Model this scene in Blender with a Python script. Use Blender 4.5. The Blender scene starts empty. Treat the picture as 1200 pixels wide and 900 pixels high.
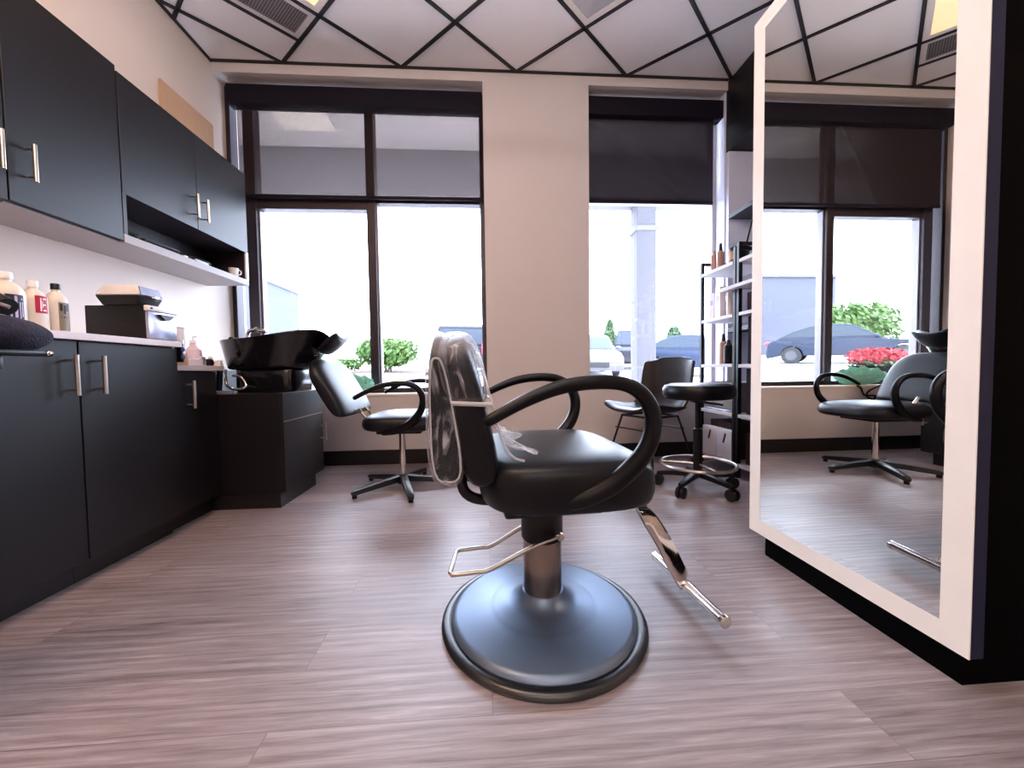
import bpy, bmesh, math, random
from mathutils import Matrix, Vector, Euler, noise
random.seed(7)
SC = bpy.context.scene
COL = SC.collection
PI = math.pi

# ------------------------------------------------------------------ colour
def lin(c):
    return tuple((x/255/12.92) if x/255 <= .04045 else ((x/255+.055)/1.055)**2.4 for x in c)

def mat(name, rgb, rough=.5, metal=0., spec=.5, noise=None, bump=None, coat=0., emit=None, estr=0., trans=0.):
    m = bpy.data.materials.new(name); m.use_nodes = True
    nt = m.node_tree; b = nt.nodes['Principled BSDF']
    c = lin(rgb) + (1,)
    b.inputs['Base Color'].default_value = c
    b.inputs['Roughness'].default_value = rough
    b.inputs['Metallic'].default_value = metal
    b.inputs['Specular IOR Level'].default_value = spec
    b.inputs['Coat Weight'].default_value = coat
    b.inputs['Transmission Weight'].default_value = trans
    if emit:
        b.inputs['Emission Color'].default_value = lin(emit) + (1,)
        b.inputs['Emission Strength'].default_value = estr
    tc = nt.nodes.new('ShaderNodeTexCoord')
    n = nt.nodes.new('ShaderNodeTexNoise')
    sc, amt = noise if noise else (14., .06)
    n.inputs['Scale'].default_value = sc; n.inputs['Detail'].default_value = 4
    nt.links.new(tc.outputs['Object'], n.inputs['Vector'])
    mx = nt.nodes.new('ShaderNodeMix'); mx.data_type = 'RGBA'
    mx.inputs[6].default_value = tuple(min(1, x*(1+amt)) for x in c[:3]) + (1,)
    mx.inputs[7].default_value = tuple(x*(1-amt) for x in c[:3]) + (1,)
    nt.links.new(n.outputs['Fac'], mx.inputs[0]); nt.links.new(mx.outputs[2], b.inputs['Base Color'])
    if bump:
        n2 = nt.nodes.new('ShaderNodeTexNoise'); n2.inputs['Scale'].default_value = bump[0]; n2.inputs['Detail'].default_value = 5
        nt.links.new(tc.outputs['Object'], n2.inputs['Vector'])
        bp = nt.nodes.new('ShaderNodeBump'); bp.inputs['Strength'].default_value = bump[1]; bp.inputs['Distance'].default_value = .01
        nt.links.new(n2.outputs['Fac'], bp.inputs['Height']); nt.links.new(bp.outputs['Normal'], b.inputs['Normal'])
    return m

def film(name, rgb, fac, rough=.1, wrinkle=0., streak=0., scale=18.):
    """thin clear sheet: see-through mixed with a glossy skin"""
    m = bpy.data.materials.new(name); m.use_nodes = True
    nt = m.node_tree; nt.nodes.clear()
    out = nt.nodes.new('ShaderNodeOutputMaterial'); mix = nt.nodes.new('ShaderNodeMixShader')
    tr = nt.nodes.new('ShaderNodeBsdfTransparent'); tr.inputs[0].default_value = (.97, .98, .98, 1)
    pb = nt.nodes.new('ShaderNodeBsdfPrincipled')
    pb.inputs['Base Color'].default_value = lin(rgb) + (1,); pb.inputs['Roughness'].default_value = rough
    lw = nt.nodes.new('ShaderNodeLayerWeight'); lw.inputs['Blend'].default_value = .25
    ad = nt.nodes.new('ShaderNodeMath'); ad.operation = 'MULTIPLY_ADD'
    ad.inputs[1].default_value = .6; ad.inputs[2].default_value = fac
    nt.links.new(lw.outputs['Facing'], ad.inputs[0]); last = ad.outputs[0]
    if wrinkle:
        tc = nt.nodes.new('ShaderNodeTexCoord'); mp = nt.nodes.new('ShaderNodeMapping')
        mp.inputs['Scale'].default_value = (1, 1, .35); n = nt.nodes.new('ShaderNodeTexNoise')
        n.inputs['Scale'].default_value = scale; n.inputs['Detail'].default_value = 3; n.inputs['Distortion'].default_value = 1.4
        nt.links.new(tc.outputs['Object'], mp.inputs[0]); nt.links.new(mp.outputs[0], n.inputs['Vector'])
        bp = nt.nodes.new('ShaderNodeBump'); bp.inputs['Strength'].default_value = wrinkle; bp.inputs['Distance'].default_value = .03
        nt.links.new(n.outputs['Fac'], bp.inputs['Height']); nt.links.new(bp.outputs['Normal'], pb.inputs['Normal'])
        rp = nt.nodes.new('ShaderNodeMapRange'); rp.inputs['From Min'].default_value = .55; rp.inputs['From Max'].default_value = .75
        rp.inputs['To Max'].default_value = streak
        nt.links.new(n.outputs['Fac'], rp.inputs['Value'])
        a2 = nt.nodes.new('ShaderNodeMath'); a2.use_clamp = True
        nt.links.new(last, a2.inputs[0]); nt.links.new(rp.outputs[0], a2.inputs[1]); last = a2.outputs[0]
    nt.links.new(last, mix.inputs[0]); nt.links.new(tr.outputs[0], mix.inputs[1])
    nt.links.new(pb.outputs[0], mix.inputs[2]); nt.links.new(mix.outputs[0], out.inputs[0])
    return m

def shade_mat(name, rgb, see):
    m = bpy.data.materials.new(name); m.use_nodes = True
    nt = m.node_tree; nt.nodes.clear()
    out = nt.nodes.new('ShaderNodeOutputMaterial'); mix = nt.nodes.new('ShaderNodeMixShader')
    lw = nt.nodes.new('ShaderNodeLayerWeight'); lw.inputs['Blend'].default_value = .5
    op = nt.nodes.new('ShaderNodeMath'); op.operation = 'MULTIPLY_ADD'; op.use_clamp = True; op.inputs[1].default_value = -see*2.5; op.inputs[2].default_value = see
    nt.links.new(lw.outputs['Facing'], op.inputs[0]); nt.links.new(op.outputs[0], mix.inputs[0])
    tr = nt.nodes.new('ShaderNodeBsdfTransparent'); tr.inputs[0].default_value = (1, .93, .86, 1)
    df = nt.nodes.new('ShaderNodeBsdfDiffuse')
    tc = nt.nodes.new('ShaderNodeTexCoord'); n = nt.nodes.new('ShaderNodeTexNoise'); n.inputs['Scale'].default_value = 900
    nt.links.new(tc.outputs['Object'], n.inputs['Vector'])
    mx = nt.nodes.new('ShaderNodeMix'); mx.data_type = 'RGBA'
    c = lin(rgb); mx.inputs[6].default_value = tuple(x*.8 for x in c)+(1,); mx.inputs[7].default_value = tuple(x*1.2 for x in c)+(1,)
    nt.links.new(n.outputs['Fac'], mx.inputs[0]); nt.links.new(mx.outputs[2], df.inputs[0])
    nt.links.new(df.outputs[0], mix.inputs[1]); nt.links.new(tr.outputs[0], mix.inputs[2]); nt.links.new(mix.outputs[0], out.inputs[0])
    return m

def leaf_mat(name, a, b):
    m = mat(name, a, .6, noise=(9., .3))
    nt = m.node_tree
    for n in nt.nodes:
        if n.type == 'MIX':
            n.inputs[6].default_value = lin(a)+(1,); n.inputs[7].default_value = lin(b)+(1,)
    return m

def floor_mat():
    m = bpy.data.materials.new('plank_floor'); m.use_nodes = True
    nt = m.node_tree; b = nt.nodes['Principled BSDF']; N = nt.nodes.new; L = nt.links.new
    tc = N('ShaderNodeTexCoord')
    br = N('ShaderNodeTexBrick'); br.offset = .37; br.inputs['Scale'].default_value = 1
    br.inputs['Brick Width'].default_value = 1.22; br.inputs['Row Height'].default_value = .152
    br.inputs['Mortar Size'].default_value = .0012; br.inputs['Mortar Smooth'].default_value = .3
    br.inputs['Color1'].default_value = (0, 0, 0, 1); br.inputs['Color2'].default_value = (1, 1, 1, 1); br.inputs['Mortar'].default_value = (.5, .5, .5, 1)
    L(tc.outputs['Object'], br.inputs['Vector'])
    # per-plank shift of the grain
    sh = N('ShaderNodeVectorMath'); sh.operation = 'MULTIPLY_ADD'; sh.inputs[1].default_value = (3.1, 7.7, 0)
    L(br.outputs['Color'], sh.inputs[0]); L(tc.outputs['Object'], sh.inputs[2])
    mp = N('ShaderNodeMapping'); mp.inputs['Scale'].default_value = (2.6, 62, 1); L(sh.outputs[0], mp.inputs[0])
    n1 = N('ShaderNodeTexNoise'); n1.inputs['Scale'].default_value = 1.6; n1.inputs['Detail'].default_value = 7; n1.inputs['Distortion'].default_value = .9
    n1.inputs['Roughness'].default_value = .65
    L(mp.outputs[0], n1.inputs['Vector'])
    mp2 = N('ShaderNodeMapping'); mp2.inputs['Scale'].default_value = (1.1, 6.5, 1); L(sh.outputs[0], mp2.inputs[0])
    wv = N('ShaderNodeTexWave'); wv.bands_direction = 'Y'; wv.inputs['Scale'].default_value = 1.6; wv.inputs['Distortion'].default_value = 9
    wv.inputs['Detail'].default_value = 3; wv.inputs['Detail Scale'].default_value = .8
    L(mp2.outputs[0], wv.inputs['Vector'])
    mp3 = N('ShaderNodeMapping'); mp3.inputs['Scale'].default_value = (.8, 2.2, 1); L(sh.outputs[0], mp3.inputs[0])
    n3 = N('ShaderNodeTexNoise'); n3.inputs['Scale'].default_value = 2.2; n3.inputs['Detail'].default_value = 3; L(mp3.outputs[0], n3.inputs['Vector'])
    ramp = N('ShaderNodeValToRGB'); e = ramp.color_ramp.elements
    e[0].position = .28; e[0].color = lin((100, 88, 89))+(1,); e[1].position = .72; e[1].color = lin((190, 182, 187))+(1,)
    x = ramp.color_ramp.elements.new(.5); x.color = lin((150, 138, 142))+(1,)
    mixf = N('ShaderNodeMath'); mixf.operation = 'MULTIPLY_ADD'; mixf.inputs[1].default_value = .09
    L(wv.outputs['Fac'], mixf.inputs[0])
    m2 = N('ShaderNodeMath'); m2.operation = 'MULTIPLY_ADD'; m2.inputs[1].default_value = .62; m2.inputs[2].default_value = -.05
    L(n1.outputs['Fac'], m2.inputs[0])
    m3 = N('ShaderNodeMath'); m3.operation = 'MULTIPLY_ADD'; m3.inputs[1].default_value = .30; L(n3.outputs['Fac'], m3.inputs[0]); L(m2.outputs[0], m3.inputs[2])
    L(m3.outputs[0], mixf.inputs[2]); L(mixf.outputs[0], ramp.inputs[0])
    mul = N('ShaderNodeMix'); mul.data_type = 'RGBA'; mul.blend_type = 'MULTIPLY'; mul.inputs[0].default_value = 1
    vr = N('ShaderNodeMapRange'); vr.inputs['To Min'].default_value = .86; vr.inputs['To Max'].default_value = 1.08; L(br.outputs['Color'], vr.inputs['Value'])
    L(ramp.outputs[0], mul.inputs[6]); L(vr.outputs[0], mul.inputs[7])
    mo = N('ShaderNodeMix'); mo.data_type = 'RGBA'; mo.inputs[7].default_value = lin((92, 72, 70))+(1,)
    mf = N('ShaderNodeMath'); mf.operation = 'MULTIPLY'; mf.inputs[1].default_value = .55; L(br.outputs['Fac'], mf.inputs[0])
    L(mf.outputs[0], mo.inputs[0]); L(mul.outputs[2], mo.inputs[6]); L(mo.outputs[2], b.inputs['Base Color'])
    rr = N('ShaderNodeMapRange'); rr.inputs['To Min'].default_value = .36; rr.inputs['To Max'].default_value = .52; L(n1.outputs['Fac'], rr.inputs['Value'])
    L(rr.outputs[0], b.inputs['Roughness'])
    bp = N('ShaderNodeBump'); bp.inputs['Strength'].default_value = .12; bp.inputs['Distance'].default_value = .004
    L(n1.outputs['Fac'], bp.inputs['Height']); L(bp.outputs['Normal'], b.inputs['Normal'])
    b.inputs['Specular IOR Level'].default_value = 1.2
    return m

def glass_mat(name, rgb=(255, 255, 255), refl=.04):
    m = bpy.data.materials.new(name); m.use_nodes = True
    nt = m.node_tree; nt.nodes.clear()
    out = nt.nodes.new('ShaderNodeOutputMaterial'); mix = nt.nodes.new('ShaderNodeMixShader')
    tr = nt.nodes.new('ShaderNodeBsdfTransparent'); tr.inputs[0].default_value = lin(rgb)+(1,)
    gl = nt.nodes.new('ShaderNodeBsdfGlossy'); gl.inputs['Roughness'].default_value = .02
    lw = nt.nodes.new('ShaderNodeLayerWeight'); lw.inputs['Blend'].default_value = .5
    pw = nt.nodes.new('ShaderNodeMath'); pw.operation = 'POWER'; pw.inputs[1].default_value = 5
    fr = nt.nodes.new('ShaderNodeMath'); fr.operation = 'MULTIPLY_ADD'; fr.inputs[1].default_value = .9; fr.inputs[2].default_value = refl
    nt.links.new(lw.outputs['Facing'], pw.inputs[0]); nt.links.new(pw.outputs[0], fr.inputs[0])
    nt.links.new(fr.outputs[0], mix.inputs[0]); nt.links.new(tr.outputs[0], mix.inputs[1]); nt.links.new(gl.outputs[0], mix.inputs[2])
    nt.links.new(mix.outputs[0], out.inputs[0])
    return m

M = dict(
    floor=floor_mat(),
    wall=mat('wall_paint', (228, 214, 202), .75, noise=(3., .02), bump=(220., .03)),
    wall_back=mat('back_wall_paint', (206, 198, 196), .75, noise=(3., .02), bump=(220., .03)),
    tile=mat('ceiling_tile', (244, 239, 238), .9, noise=(60., .03), bump=(300., .1)),
    tbar=mat('black_grid_metal', (16, 12, 14), .5),
    espresso=mat('espresso_laminate', (7, 2, 7), .48, spec=.48, noise=(6., .08)),
    espresso_mat=mat('espresso_carcass', (30, 20, 26), .5, noise=(6., .08)),
    shelf_under=mat('grey_underside_board', (150, 142, 140), .55),
    counter=mat('pale_worktop', (214, 202, 204), .35, noise=(40., .05)),
    steel=mat('brushed_steel', (196, 186, 176), .28, 1.),
    chrome=mat('chrome', (225, 220, 216), .08, 1.),
    bronze=mat('smoked_chrome', (150, 138, 130), .16, 1.),
    dark_frame=mat('dark_window_metal', (46, 36, 42), .42, .3),
    pale_frame=mat('pale_window_metal', (196, 192, 198), .45, .1), grey_frame=mat('grey_window_metal', (130, 124, 130), .4, .3),
    base_black=mat('black_vinyl_baseboard', (20, 17, 22), .42),
    black=mat('black_plastic', (8, 7, 11), .4, spec=.35),
    black_satin=mat('black_satin_metal', (16, 18, 24), .3, .0, spec=.7),
    vinyl=mat('black_upholstery_vinyl', (4, 4, 12), .38, spec=.28, bump=(200., .02)),
    vinyl_grey=mat('charcoal_upholstery_vinyl', (15, 14, 21), .42, spec=.3, bump=(200., .02)),
    brown=mat('dark_brown_leather', (34, 27, 27), .40, spec=.4, bump=(120., .06)),
    armplastic=mat('black_arm_urethane', (3, 3, 9), .36, spec=.24),
    plate=mat('blue_black_base_plate', (104, 120, 142), .40, .7, spec=.8),
    bowl=mat('glossy_black_basin', (12, 11, 15), .16, spec=.6),
    mirror=mat('mirror_silver', (236, 236, 232), .0, 1., noise=(5., 0.)),
    led=mat('lit_mirror_border', (216, 210, 206), .5, emit=(255, 240, 226), estr=.07),
    slab=mat('mirror_side_panel', (32, 36, 62), .5, spec=.2),
    lavender=mat('pale_lavender_paint', (214, 218, 236), .5), tower=mat('black_station_panel', (2, 2, 3), .7, spec=.04),
    white=mat('white_plastic', (226, 222, 218), .4),
    cream=mat('cream_bottle_plastic', (214, 204, 192), .4),
    red=mat('red_label', (178, 24, 62), .5), dlabel=mat('dark_label', (30, 22, 44), .5), tlabel=mat('taupe_label', (128, 116, 100), .5),
    lilac=mat('lilac_print', (190, 178, 214), .5),
    paper=mat('white_print', (240, 234, 238), .6),
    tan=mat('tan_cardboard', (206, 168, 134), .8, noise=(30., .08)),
    pink=mat('tan_pink_bottle', (182, 146, 132), .35),
    lens=mat('clear_prismatic_lens', (196, 192, 192), .2, spec=.7, bump=(30., .1)),
    lamp=mat('warm_light_diffuser', (255, 220, 170), .5, emit=(255, 200, 156), estr=.36), lamp_added=mat('added_warm_diffuser', (255, 220, 170), .5, emit=(255, 190, 130), estr=11.), opal=mat('fill_tube', (250, 246, 240), .5, emit=(255, 240, 232), estr=10.5),  # the strong diffuser and the tube serve unseen added lights
    lampframe=mat('white_lamp_frame', (232, 224, 216), .5),
    vent=mat('grey_vent_slats', (120, 112, 112), .6),
    ventframe=mat('white_vent_frame', (214, 206, 204), .6),
    silver=mat('silver_door', (188, 192, 214), .25, .7),
    glassy=film('clear_glass_ware', (235, 225, 225), .38, .05),
    pinkglass=film('pink_liquid_bottle', (224, 170, 170), .5, .1),
    film=film('clear_plastic_cover', (225, 226, 236), .02, .22, wrinkle=.45, streak=.5, scale=24.),
    seam=film('welded_plastic_seam', (225, 222, 226), .5, .3),
    shade_l=shade_mat('mesh_shade_fabric', (50, 45, 50), .80), shade_r=shade_mat('dense_mesh_shade_fabric', (52, 50, 60), .20),
    shade_bar=mat('black_shade_bar', (20, 15, 28), .75, spec=.2),
    pane=glass_mat('window_glass'),
    green=mat('green_cloth', (40, 66, 54), .9, bump=(90., .4)),
    teal=mat('teal_towel', (150, 226, 206), .95, noise=(40., .15), bump=(120., .5)),
    towel=mat('dark_terry_towel', (34, 32, 52), .98, noise=(160., .35), bump=(240., 1.)),
    navy=mat('navy_cloth', (28, 26, 40), .8), blue=mat('blue_label', (50, 78, 150), .5),
    wine=mat('wine_red_binding', (52, 26, 32), .7, noise=(50., .3)),
    basket=mat('woven_basket', (150, 142, 138), .9, noise=(150., .5), bump=(150., .9)),
    rack_shelf=mat('pale_grey_shelf', (206, 200, 202), .5),
    asphalt=mat('pale_concrete_paving', (205, 202, 205), .9, noise=(2., .06)),
    curb=mat('concrete_curb', (112, 109, 108), .9), mulch=mat('brown_mulch', (96, 74, 66), 1., noise=(20., .2)),
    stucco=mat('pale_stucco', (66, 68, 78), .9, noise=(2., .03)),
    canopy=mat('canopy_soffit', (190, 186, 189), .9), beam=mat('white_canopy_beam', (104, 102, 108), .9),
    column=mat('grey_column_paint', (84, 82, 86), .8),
    leaf=leaf_mat('hedge_leaves', (84, 116, 36), (26, 54, 30)), leaf2=leaf_mat('tree_leaves', (66, 92, 54), (34, 58, 36)),
    flower=mat('red_blossoms', (150, 28, 40), .7, noise=(30., .3)), bark=mat('bark', (90, 76, 66), .9),
    car_grey=mat('grey_car_paint', (36, 42, 56), .5, spec=.15), car_dark=mat('dark_car_paint', (22, 25, 33), .5, spec=.15),
    car_white=mat('white_car_paint', (84, 82, 83), .5, spec=.2), car_blue=mat('blue_car_paint', (34, 43, 62), .5, spec=.2),
    car_glass=mat('car_window_glass', (38, 47, 57), .25, spec=.2), tyre=mat('tyre_rubber', (26, 26, 28), .8),
    tail=mat('red_tail_lamp', (200, 30, 50), .2), headlamp=mat('clear_head_lamp', (220, 226, 232), .1), alloy=mat('alloy_wheel', (60, 60, 64), .5, .3),
)

# ------------------------------------------------------------------ object helpers
WORLD = {}
def prop(o, label=None, cat=None, group=None, kind=None):
    if label: o['label'] = label
    if cat: o['category'] = cat
    if group: o['group'] = group
    if kind: o['kind'] = kind
    return o

def thing(name, label, cat, loc=(0, 0, 0), rz=0., group=None, mtx=None):
    o = bpy.data.objects.new(name, None); COL.objects.link(o)
    o.empty_display_size = .1
    if mtx is None:
        o.location = loc; o.rotation_euler = (0, 0, rz)
        mtx = Matrix.Translation(loc) @ Matrix.Rotation(rz, 4, 'Z')
    else:
        o.matrix_world = mtx
    WORLD[o.name] = mtx
    return prop(o, label, cat, group)

class MB:
    def __init__(s): s.v = []; s.f = []
    def add(s, vs, fs):
        n = len(s.v); s.v += [tuple(v) for v in vs]; s.f += [tuple(i+n for i in f) for f in fs]; return s
    def box(s, a, b, rot=None, piv=None):
        x0, y0, z0 = a; x1, y1, z1 = b
        vs = [(x0,y0,z0),(x1,y0,z0),(x1,y1,z0),(x0,y1,z0),(x0,y0,z1),(x1,y0,z1),(x1,y1,z1),(x0,y1,z1)]
        if rot is not None:
            p = Vector(piv) if piv else Vector(((x0+x1)/2,(y0+y1)/2,(z0+z1)/2))
            vs = [tuple(rot @ (Vector(v)-p) + p) for v in vs]
        return s.add(vs, [(0,3,2,1),(4,5,6,7),(0,1,5,4),(1,2,6,5),(2,3,7,6),(3,0,4,7)])
    def rings(s, rs, cap0=True, cap1=True, closed=False):
        n = len(rs[0]); vs = [p for r in rs for p in r]; fs = []
        k = len(rs)
        for i in range(k if closed else k-1):
            j = (i+1) % k
            for a in range(n):
                b = (a+1) % n; fs.append((i*n+a, i*n+b, j*n+b, j*n+a))
        if not closed:
            if cap0: fs.append(tuple(range(n-1, -1, -1)))
            if cap1: fs.append(tuple((k-1)*n+a for a in range(n)))
        return s.add(vs, fs)
    def lathe(s, prof, c=(0,0,0), seg=32, cap=True, axis='Z', sx=1., sy=1.):
        rs = []
        for r, z in prof:
            ring = []
            for a in range(seg):
                t = 2*PI*a/seg; u, w = r*math.cos(t)*sx, r*math.sin(t)*sy
                p = (u, w, z) if axis == 'Z' else ((z, u, w) if axis == 'X' else (w, z, u))
                ring.append((c[0]+p[0], c[1]+p[1], c[2]+p[2]))
            rs.append(ring)
        return s.rings(rs, cap, cap)
    def tube(s, pts, r=.01, seg=10, closed=False, flat=1., up=None):
        """sweep an ellipse along pts; r may be a list; flat scales the section across 'up'"""
        P = [Vector(p) for p in pts]; n = len(P)
        R = r if isinstance(r, (list, tuple)) else [r]*n
        rs = []; prev = None
        for i in range(n):
            if closed: t = P[(i+1) % n]-P[i-1]
            else: t = P[min(i+1, n-1)]-P[max(i-1, 0)]
            t.normalize()
            if up is not None: a = Vector(up)
            elif prev is None: a = Vector((0, 0, 1)) if abs(t.z) < .9 else Vector((1, 0, 0))
            else: a = prev
            a = (a - t*a.dot(t)).normalized(); prev = a; b = t.cross(a)
            rs.append([tuple(P[i]+a*(R[i]*flat*math.cos(2*PI*k/seg))+b*(R[i]*math.sin(2*PI*k/seg))) for k in range(seg)])
        return s.rings(rs, closed=closed)
    def prism(s, outline, axis, a, b):
        """outline: 2-D points; extruded from a to b along axis"""
        def put(u, w, t): return {'X': (t, u, w), 'Y': (u, t, w), 'Z': (u, w, t)}[axis]
        return s.rings([[put(u, w, a) for u, w in outline], [put(u, w, b) for u, w in outline]])
    def ell(s, c, r, seg=16, rin=10):
        prof = [(math.sin(PI*i/rin), -math.cos(PI*i/rin)) for i in range(rin+1)]
        prof[0] = (1e-4, -1); prof[-1] = (1e-4, 1)
        rs = [[(c[0]+r[0]*q*math.cos(2*PI*k/seg), c[1]+r[1]*q*math.sin(2*PI*k/seg), c[2]+r[2]*z) for k in range(seg)] for q, z in prof]
        return s.rings(rs)
    def build(s, name, m, parent=None, world=False, bevel=0., seg=2, smooth=True, sub=0, angle=40, matrix=None):
        me = bpy.data.meshes.new(name)
        vs = s.v
        if matrix is not None: vs = [tuple(matrix @ Vector(v)) for v in vs]
        if parent is not None and world:
            inv = WORLD[parent.name].inverted(); vs = [tuple(inv @ Vector(v)) for v in vs]
        me.from_pydata(vs, [], s.f)
        bm = bmesh.new(); bm.from_mesh(me); bmesh.ops.recalc_face_normals(bm, faces=bm.faces)
        if bevel:
            ed = [e for e in bm.edges if len(e.link_faces) == 2 and e.calc_face_angle(0) > math.radians(35)]
            if ed: bmesh.ops.bevel(bm, geom=ed, offset=bevel, segments=seg, affect='EDGES', profile=.5, clamp_overlap=True)
        bm.to_mesh(me); bm.free()
        if smooth:
            me.shade_smooth()
            if not sub: me.set_sharp_from_angle(angle=math.radians(angle))
        mats = m if isinstance(m, (list, tuple)) else [m]
        for x in mats: me.materials.append(x)
        o = bpy.data.objects.new(name, me); COL.objects.link(o)
        if sub:
            md = o.modifiers.new('subdivision', 'SUBSURF'); md.levels = sub; md.render_levels = sub
        if parent is not None:
            o.parent = parent; WORLD[o.name] = WORLD[parent.name].copy()
        else:
            WORLD[o.name] = Matrix.Identity(4)
        return o

def struct(o): o['kind'] = 'structure'; return o
def spline(pts, n=6):
    """Catmull-Rom through pts"""
    P = [Vector(p) for p in pts]; out = []
    for i in range(len(P)-1):
        a = P[max(i-1, 0)]; b = P[i]; c = P[i+1]; d = P[min(i+2, len(P)-1)]
        for k in range(n):
            t = k/n
            out.append(.5*((2*b)+(c-a)*t+(2*a-5*b+4*c-d)*t*t+(3*b-a-3*c+d)*t**3))
    out.append(P[-1]); return out
def interp(vals, n): 
    out = []
    for i in range(len(vals)-1):
        for k in range(n): out.append(vals[i]+(vals[i+1]-vals[i])*k/n)
    return out+[vals[-1]]
def rrect(x0, y0, x1, y1, r, n=6):
    out = []
    for cx, cy, a0 in ((x1-r, y1-r, 0), (x0+r, y1-r, PI/2), (x0+r, y0+r, PI), (x1-r, y0+r, 1.5*PI)):
        for k in range(n+1):
            a = a0+PI/2*k/n; out.append((cx+r*math.cos(a), cy+r*math.sin(a)))
    return out

D = 2.962            # inner face of the window wall
XL = -1.977          # left wall
CZ = 3.003           # ceiling
WIN_Y = 3.10         # window frame plane

# ------------------------------------------------------------------ setting
struct(MB().box((-2.2, -3.2, -.1), (2.5, 3.2, 0)).build('floor', M['floor'], smooth=False))
struct(MB().box((-2.2, -3.2, CZ), (2.5, 3.2, CZ+.1)).build('ceiling', M['tile'], smooth=False))
struct(MB().box((XL-.15, -3.2, 0), (XL, 3.26, CZ)).build('wall_left', M['wall'], smooth=False))
struct(MB().box((2.36, -3.2, 0), (2.5, 3.2, CZ)).build('wall_right', M['wall'], smooth=False))
struct(MB().box((XL, -3.2, 0), (2.36, -3.05, CZ)).build('wall_front', M['wall'], smooth=False))
wb = MB()
wb.box((XL, D, 0), (0, 3.24, .545)).box((XL, D, 2.925), (0, 3.24, CZ))
wb.box((0, D, 0), (.823, 3.24, CZ))
wb.box((.823, D, 0), (1.955, 3.24, .565)).box((.823, D, 2.925), (1.955, 3.24, CZ)).box((1.955, D+.02, 0), (2.36, 3.24, CZ))
struct(wb.build('wall_back', M['wall_back'], smooth=False))
struct(MB().box((XL, D-.012, 0), (1.955, D, .112)).build('baseboard_back', M['base_black'], bevel=.003, smooth=False))
struct(MB().box((XL, D-.006, .530), (0, WIN_Y, .548)).build('trim_1', M['wall'], bevel=.003, smooth=False))
struct(MB().box((.823, D-.006, .550), (1.955, WIN_Y, .568)).build('trim_2', M['wall'], bevel=.003, smooth=False))

# ceiling grid (diamond lay-in ceiling)
JX, JY, HX, HY = -1.465, 2.954, .431, .388
def joint(n, m): return (JX+HX*n, JY-HY*m)
g = MB()
def clip_line(x, y, dx, dy, x0=XL, x1=2.36, y0=-3.05, y1=D):
    t0, t1 = -50., 50.
    for p, d, a, b in ((x, dx, x0, x1), (y, dy, y0, y1)):
        u, w = (a-p)/d, (b-p)/d
        if u > w: u, w = w, u
        t0, t1 = max(t0, u), min(t1, w)
    return ((x+dx*t0, y+dy*t0), (x+dx*t1, y+dy*t1)) if t1 > t0 else None
TB = .011
def bar(mb, p, q, z0, z1, w=TB):
    d = Vector((q[0]-p[0], q[1]-p[1], 0)).normalized(); n = Vector((-d.y, d.x, 0))*w
    P, Q = Vector((p[0], p[1], 0)), Vector((q[0], q[1], 0))
    c = [P+n, P-n, Q-n, Q+n]
    mb.rings([[(v.x, v.y, z0) for v in c], [(v.x, v.y, z1) for v in c]])
for k in range(-16, 30, 2):
    for sgn in (1, -1):
        seg = clip_line(JX+HX*k, JY, HX, -HY*sgn) if True else None
        if seg: bar(g, seg[0], seg[1], CZ-.010, CZ+.002)
# half-tile bar beside the vent
a = joint(0, 0); b = joint(1, 1); mid = ((a[0]+b[0])/2, (a[1]+b[1])/2)
bar(g, mid, (mid[0]-HX, mid[1]-HY), CZ-.010, CZ+.002)
for p, q in (((XL+.01, -3.05), (XL+.01, D)), ((XL, D-.01), (1.95, D-.01)), ((2.35, -3.05), (2.35, D))):
    bar(g, p, q, CZ-.012, CZ+.002, .008)
struct(g.build('ceiling_grid', M['tbar'], smooth=False))

def cell_quad(n, m, ins, u0=0., u1=1., v0=0., v1=1.):
    """corner points of lattice cell with near-window corner joint(n,m); u runs up-left, v up-right"""
    o = Vector(joint(n, m)); U = Vector((-HX, -HY)); V = Vector((HX, -HY))
    l = U.length
    e = ins/l
    return [tuple(o+U*(u0+e)+V*(v0+e)), tuple(o+U*(u1-e)+V*(v0+e)), tuple(o+U*(u1-e)+V*(v1-e)), tuple(o+U*(u0+e)+V*(v1-e))]
def ceil_light(n, m, label, lit=True, lm='lamp'):
    q = cell_quad(n, m, .012); c = (sum(p[0] for p in q)/4, sum(p[1] for p in q)/4, CZ)
    t = thing('ceiling_light', label, 'ceiling light', c, 0, 'lay-in ceiling lights')
    q2 = cell_quad(n, m, .05)
    f = MB()
    for i in range(4):
        j = (i+1) % 4
        f.rings([[(*q[i], CZ-.004), (*q[j], CZ-.004), (*q2[j], CZ-.004), (*q2[i], CZ-.004)], [(*q[i], CZ-.0005), (*q[j], CZ-.0005), (*q2[j], CZ-.0005), (*q2[i], CZ-.0005)]])
    f.build('frame', M['lampframe'], t, True, smooth=False)
    if lit:
        MB().rings([[(*p, CZ-.003) for p in q2], [(*p, CZ-.001) for p in q2]]).build('diffuser', M[lm], t, True, smooth=False)
    else:
        q3 = cell_quad(n, m, .16)
        MB().rings([[(*p, CZ-.002) for p in q2], [(*p, CZ-.016) for p in q3]]).build('lens', M['lens'], t, True, smooth=False)
        q4 = cell_quad(n, m, .19); lm = MB()
        for i in range(4):
            p, r = q4[i], q4[(i+1) % 4]; bar(lm, p, r, CZ-.020, CZ-.016, .012)
        lm.build('reflector', M['lampframe'], t, True, smooth=False)
    return t
ceil_light(1, 1, 'warm lit square ceiling panel beside the grey air vent, above the wall cabinets')
ceil_light(5, 1, 'unlit square ceiling fixture with clear lens over the styling chair', lit=False)
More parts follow.
